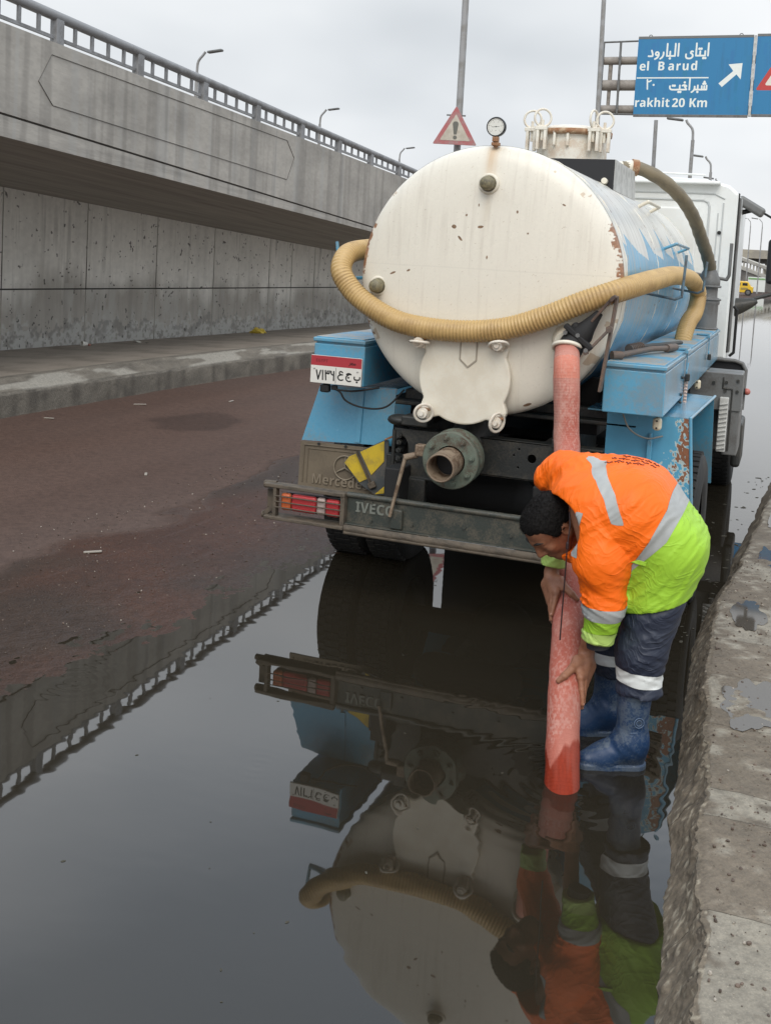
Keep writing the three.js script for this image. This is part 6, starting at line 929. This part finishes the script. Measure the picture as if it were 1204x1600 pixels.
  const elR = [0.755, 0.9, 1.15], cuR = [0, 1, 2].map((k) => lerp(elR[k], HR.wrist[k], 0.86)), dR = V(...cuR).sub(V(...elR)).normalize();
  const armR = [seg([0.89, 1.05, 1.34], elR, 0.1, 0.076), seg(elR, cuR, 0.07, 0.056)];
  const hood = [seg([0.725, 1.155, 1.4], [0.81, 1.195, 1.4], 0.055, 0.085), seg([0.81, 1.195, 1.4], [0.885, 1.18, 1.46], 0.085, 0.1), seg([0.885, 1.18, 1.46], [0.925, 1.06, 1.6], 0.1, 0.07), seg([0.925, 1.06, 1.6], [0.905, 0.9, 1.63], 0.06, 0.045)];
  const ridge = (t) => 1 - Math.abs(2 * t - 1);
  const fT = uni(torso, 0.1), fL = uni(armL, 0.05), fR = uni(armR, 0.05), fH = uni(hood, 0.05);
  const cutL = (x, y, z) => -(y - 0.558 - (x - 1.05) * -0.09), cutR = (x, y, z) => (x - cuR[0]) * dR.x + (y - cuR[1]) * dR.y + (z - cuR[2]) * dR.z;
  const hem = (x) => 0.668 + (x - 1.12) * 0.3;
  const open = seg([C.x, C.y + 0.01, C.z], [C.x + 0.03, C.y + 0.04, C.z + 0.3], 0.135, 0.135), open2 = seg([C.x, C.y, C.z], [C.x - 0.22, C.y - 0.02, C.z + 0.2], 0.137, 0.18);
  const jacketF = (x, y, z) => {
    const t = fT(x, y, z), l = fL(x, y, z), rr = fR(x, y, z), h = fH(x, y, z); let dd = 0, d = Math.min(t, l, rr, h);
    if (Math.abs(d) < 0.06) {
      const al = 0.68 * x + 0.73 * y, pe = -0.73 * x + 0.68 * y, w = (fbm3(x * 5, y * 5, z * 5, 2) - 0.5) * 0.12; let f;
      const sleeve = step(0.02, -0.02, l - t) * step(1.0, 0.88, y);
      const ft = ridge(n3(al * 4.5 + 3, (pe + w) * 30, z * 7 + 2)) * 0.6 + ridge(n3(al * 8, (pe + w * 0.7) * 58 + 9, z * 11)) * 0.4, fs = ridge(n3(x * 3 + 4, (y + 0.45 * x + w * 0.6) * 26, z * 3)) * 0.65 + ridge(n3(x * 4, (y + 0.3 * x + w) * 52, z * 4)) * 0.35;
      f = lerp(ft, fs, sleeve); f = f * f * 1.3; dd = (f - 0.4) * (0.0055 + 0.003 * sleeve) * (0.35 + 1.1 * step(0.3, 0.62, fbm3(x * 3.2 + 8, y * 3.2, z * 3.2, 2)));
      if (h < t + 0.02) dd += (ridge(n3(x * 30, y * 12, z * 30)) - 0.5) * 0.008; { const sm2 = (l - t) / 0.006; if (y > 0.84 && sm2 * sm2 < 9) dd -= 0.0035 * Math.exp(-sm2 * sm2); }
    }
    d = smin(Math.max(t - dd, hem(x) - y), Math.max(l - dd, cutL(x, y, z)), 0.035); d = smin(d, Math.max(rr - dd, cutR(x, y, z)), 0.03); d = smin(d, h - dd, 0.05);
    if (x < 1.0 && d < 0.02) d = Math.max(d, -segD(open, x, y, z), -segD(open2, x, y, z));
    return d;
  };
  const jg = nets(jacketF, [0.58, 0.5, 0.88], [1.53, 1.38, 1.9], 0.0062);
  const poly = (pts) => (x, y) => { let b = 1e9, s = 0; for (let i = 0; i + 1 < pts.length; i++) { const [ax, ay] = pts[i], [bx, by] = pts[i + 1], dx = bx - ax, dy = by - ay, t = clamp(((x - ax) * dx + (y - ay) * dy) / (dx * dx + dy * dy)), ex = x - ax - dx * t, ey = y - ay - dy * t, d = Math.hypot(ex, ey); if (d < b) { b = d; s = Math.sign(dx * ey - dy * ex) || 1; } } return [b, s]; };
  const isArm = (x, y, z) => Math.min(fL(x, y, z), fR(x, y, z) + 0.0) < Math.min(fT(x, y, z), fH(x, y, z)) - 0.004;
  const hipEdge = poly([[1.2, 1.5], [1.297, 1.245], [1.286, 1.146], [1.231, 1.017], [1.156, 0.888], [0.98, 0.7]]), hipEdge2 = poly([[1.28, 1.5], [1.361, 1.205], [1.346, 1.128], [1.296, 1.018], [1.19, 0.905], [1.12, 0.83], [1.0, 0.7]]);
  const side = (f) => (x, y, z) => { if (fL(x, y, z) < fT(x, y, z) - 0.004) return -0.02; const [d, s] = f(x, y); return d * s; };
  let [lime, rest] = splitMesh(jg, side(hipEdge2)), band, orange; [band, rest] = splitMesh(rest, side(hipEdge));
  // sleeve bands and cuffs
  const ownL = (x, y, z) => fT(x, y, z) - fL(x, y, z) - 0.004;
  let sl1, sl2, sl3, c2; [sl1, rest] = splitMesh(rest, (x, y, z) => (ownL(x, y, z) > 0 ? 0.7205 - y : -0.02)); [sl2, sl1] = splitMesh(sl1, (x, y) => y - 0.664);   // sl2 grey, sl1 lime below
  [sl3, sl1] = splitMesh(sl1, (x, y) => 0.606 + (x - 1.05) * 0.03 - y);
  [c2, rest] = splitMesh(rest, (x, y, z) => (fR(x, y, z) < fT(x, y, z) && fR(x, y, z) < fH(x, y, z) ? cutR(x, y, z) + 0.1 : -0.02));
  const strap = poly([[0.9, 1.35], [0.926, 1.31], [1.009, 1.25], [1.062, 1.18], [1.105, 1.083]]), chest = poly([[0.95, 1.12], [0.947, 1.103], [0.93, 1.022], [0.938, 0.918]]);
  let st1, st2; [st1, rest] = splitMesh(rest, (x, y, z, nx, ny, nz) => (z > 1.5 && fH(x, y, z) > fT(x, y, z) - 0.012 && y > 1.078 && y < 1.34 ? 0.024 - strap(x, y)[0] : -0.02));
  [st2, rest] = splitMesh(rest, (x, y, z) => (z > 1.55 && y > 0.916 && y < 1.105 ? 0.015 - chest(x, y)[0] : -0.02));
  const cloth = (c, dark) => std([1, 1, 1], 0.5, { map: worn(c, dark, 0.5, 4, 271), specularIntensity: 0.6, tile: 0.5, bumpMap: crease, bumpScale: 0.0034, linear: true });
  M.orange = cloth([0.9, 0.15, 0.006], [0.82, 0.125, 0.005]); M.lime = cloth([0.32, 0.56, 0.04], [0.29, 0.5, 0.04]); M.cuff = cloth([0.42, 0.58, 0.15], [0.38, 0.52, 0.13]); M.tape = std([1, 1, 1], 0.4, { map: worn([0.36, 0.37, 0.36], [0.3, 0.31, 0.3], 0.6, 6, 281), tile: 0.2 });
  const J = part(PN, 'jacket', rest, M.orange, { label: 'orange rain jacket with hood' });
  part(J, 'lime_hem', lime, M.lime); part(J, 'reflective_strip', swell(band, 0.0012), M.tape); part(J, 'reflective_strip', swell(sl2, 0.0012), M.tape); part(J, 'reflective_strip', [swell(st1, 0.0012)], M.tape); part(J, 'reflective_strip', [swell(st2, 0.0012)], M.tape);
  part(J, 'lime_sleeve', [sl1], M.lime); part(J, 'cuff', [swell(sl3, 0.002)], M.cuff); part(J, 'cuff', [c2], M.cuff);
  part(J, 'inner_sleeve', [rod([1.048, 0.57, 1.695], [1.052, 0.53, 1.694], 0.05, 0.047, 20)], std([0.018, 0.018, 0.022], 0.8));
  { let z = 1.9; while (z > 1.5 && jacketF(1.185, 0.925, z) > 0.001) z -= 0.002; part(J, 'pocket_flap', rbox(0.07, 0.018, 0.006, 0.002, 1.19, 0.925, z + 0.002, [0, 0.1, -0.15]), M.lime); }
  // dark lettering across the back, laid on the cloth
  const drop = (x, z) => { let y = 1.4; for (let i = 0; i < 120; i++) { const d = jacketF(x, y, z); if (d < 0.0008) break; y -= Math.max(0.0008, d * 0.7); } return y; };
  const words = [], wr = rng(77);
  for (const [row, x0, x1, z] of [[0, 1.0, 1.16, 1.53], [1, 1.02, 1.2, 1.475], [2, 1.06, 1.22, 1.42]]) for (let x = x0; x < x1;) { const w = 0.018 + wr() * 0.03, pts = []; for (let k = 0; k <= 6; k++) { const a = x + w * k / 6, b = z + Math.sin(k * 1.7 + row + x * 90) * 0.011 * (k % 2 ? 1 : 0.4); pts.push([a, drop(a, b) + 0.001, b]); } words.push(pipe(pts, 0.0028, 14, 5)); if (wr() > 0.4) { const b = z + 0.02; words.push(xf(new THREE.SphereGeometry(0.004, 6, 4), [x + w * 0.5, drop(x + w * 0.5, b), b])); } x += w + 0.009; }
  part(J, 'printed_lettering', words, std([0.14, 0.02, 0.012], 0.6));
  const dcm = std([0.03, 0.014, 0.014], 0.6); part(J, 'drawcord', [pipe([[0.744, 0.915, 1.6], [0.747, 0.862, 1.6]], 0.0035, 8, 6)], dcm); part(J, 'drawcord', [pipe([[0.886, 1.077, 1.66], [0.898, 1.027, 1.69], [0.897, 0.947, 1.71], [0.896, 0.815, 1.71], [0.893, 0.673, 1.7], [0.892, 0.534, 1.7]], 0.0032, 40, 6), xf(new THREE.CapsuleGeometry(0.007, 0.02, 4, 8), [0.897, 0.945, 1.71])], dcm);

  // trousers
  const legs = uni([seg([1.285, 0.93, 1.53], [1.218, 0.5, 1.595], 0.14, 0.099), seg([1.218, 0.5, 1.595], [1.222, 0.34, 1.6], 0.096, 0.087), seg([1.262, 0.93, 1.36], [1.08, 0.52, 1.325], 0.145, 0.105), seg([1.08, 0.52, 1.325], [1.066, 0.32, 1.31], 0.1, 0.085)], 0.03);
  const cutT = (x, y, z) => (z > 1.455 + (x - 1.15) * 0.1 ? 0.343 + (x - 1.22) * 0.02 : 0.3) - y;
  const trF = (x, y, z) => {
    let d = Math.max(legs(x, y, z), cutT(x, y, z), y - 1.02); if (Math.abs(d) < 0.04) { const w = (fbm3(x * 6, y * 6, z * 6, 2) - 0.5) * 0.12; d -= (ridge(n3(x * 7, (y - 0.55 * x + w) * 26, z * 7)) * 0.6 + ridge(n3(x * 12, (y + 0.5 * x + w) * 44, z * 9)) * 0.4 - 0.45) * 0.014; d -= 0.006 * step(0.38, 0.35, y); d += 0.028 * step(0.64, 0.73, y - (x - 1.12) * 0.3); } return d;
  };
  const tg = nets(trF, [0.92, 0.26, 1.15], [1.48, 1.06, 1.76], 0.0068), nearLeg = (x, y, z) => z > 1.455 + (x - 1.15) * 0.1;
  let tape1, tape2, tr0 = tg; [tape1, tr0] = splitMesh(tr0, (x, y, z) => (nearLeg(x, y, z) ? 0.029 - Math.abs(y - (0.412 - (x - 1.22) * 0.06)) : -0.02)); [tape2, tr0] = splitMesh(tr0, (x, y, z) => (!nearLeg(x, y, z) ? 0.024 - Math.abs(y - (0.371 + (x - 1.04) * 0.08)) : -0.02));
  M.navy = std([1, 1, 1], 0.55, { map: worn([0.014, 0.02, 0.04], [0.026, 0.033, 0.052], 0.6, 5, 291), sheen: 0.1, sheenRoughness: 0.5, tile: 0.45, bumpMap: crease, bumpScale: 0.004, linear: true });
  const T = part(PN, 'trousers', tr0, M.navy, { label: 'dark navy waterproof trousers' }); part(T, 'reflective_strip', swell(tape1, 0.0015), M.whiteTape); part(T, 'reflective_strip', swell(tape2, 0.0015), M.whiteTape);

  // rubber boots
  M.boot = std([1, 1, 1], 0.58, { map: worn([0.009, 0.034, 0.092], [0.075, 0.1, 0.135], 1.0, 4, 301, 0.02), roughnessMap: mottle, tile: 0.35, bumpMap: grain, bumpScale: 0.0006 });
  const boot = (top, ank, heel, ball, toe) => {
    const up_ = uni([seg(top, ank, 0.074, 0.06), seg(ank, heel, 0.06, 0.054), seg(ank, ball, 0.055, 0.05), seg(ball, toe, 0.05, 0.04)], 0.05), so = uni([seg([heel[0], 0, heel[2]], [ball[0], 0, ball[2]], 0.056, 0.056), seg([ball[0], 0, ball[2]], [toe[0], 0, toe[2]], 0.056, 0.045)], 0.02);
    const f = (x, y, z) => { let d = Math.max(up_(x, y, z), -0.02 - y, y - top[1]); if (y < 0.04) { const q = segD(seg([heel[0], y, heel[2]], [ball[0], y, ball[2]], 0.058, 0.057), x, y, z), q2 = segD(seg([ball[0], y, ball[2]], [toe[0], y, toe[2]], 0.057, 0.046), x, y, z); d = Math.min(d, Math.max(smin(q, q2, 0.01), y - 0.022, -0.02 - y)); }
      if (y > top[1] - 0.055) d -= 0.0022; d -= (ridge(n3(x * 14, (y + x * 0.5) * 30, z * 14)) - 0.5) * 0.004 * step(0.04, 0.1, y) * step(0.26, 0.16, y); return d; };
    const xs = [top, ank, heel, ball, toe]; return nets(f, [0, 1, 2].map((k) => Math.min(...xs.map((p) => p[k])) - 0.1), [0, 1, 2].map((k) => Math.max(...xs.map((p) => p[k])) + 0.1), 0.005);
  };
  const b1 = part(PN, 'boot', boot([1.207, 0.37, 1.6], [1.205, 0.11, 1.595], [1.215, 0.045, 1.575], [1.1, 0.04, 1.63], [1.035, 0.028, 1.668]), M.boot, { label: 'blue rubber boot on the nearer foot' });
  part(b1, 'emblem', [ring(0.021, 0.0022, [1.24, 0.225, 1.661], [0.0, 0.5, 0]), ring(0.012, 0.0018, [1.24, 0.225, 1.662], [0, 0.5, 0]), ...Array.from({ length: 4 }, (_, i) => rbox(0.03, 0.004, 0.004, 0.001, 1.222, 0.142 + i * 0.012, 1.66, [0, 0.35, 0.1], 1))], std([0.08, 0.12, 0.19], 0.5));
  part(PN, 'boot', boot([1.062, 0.36, 1.305], [1.055, 0.11, 1.3], [1.062, 0.045, 1.285], [0.97, 0.04, 1.33], [0.91, 0.028, 1.36]), M.boot, { label: 'blue rubber boot on the farther foot' });
}

renderer.render(scene, camera);
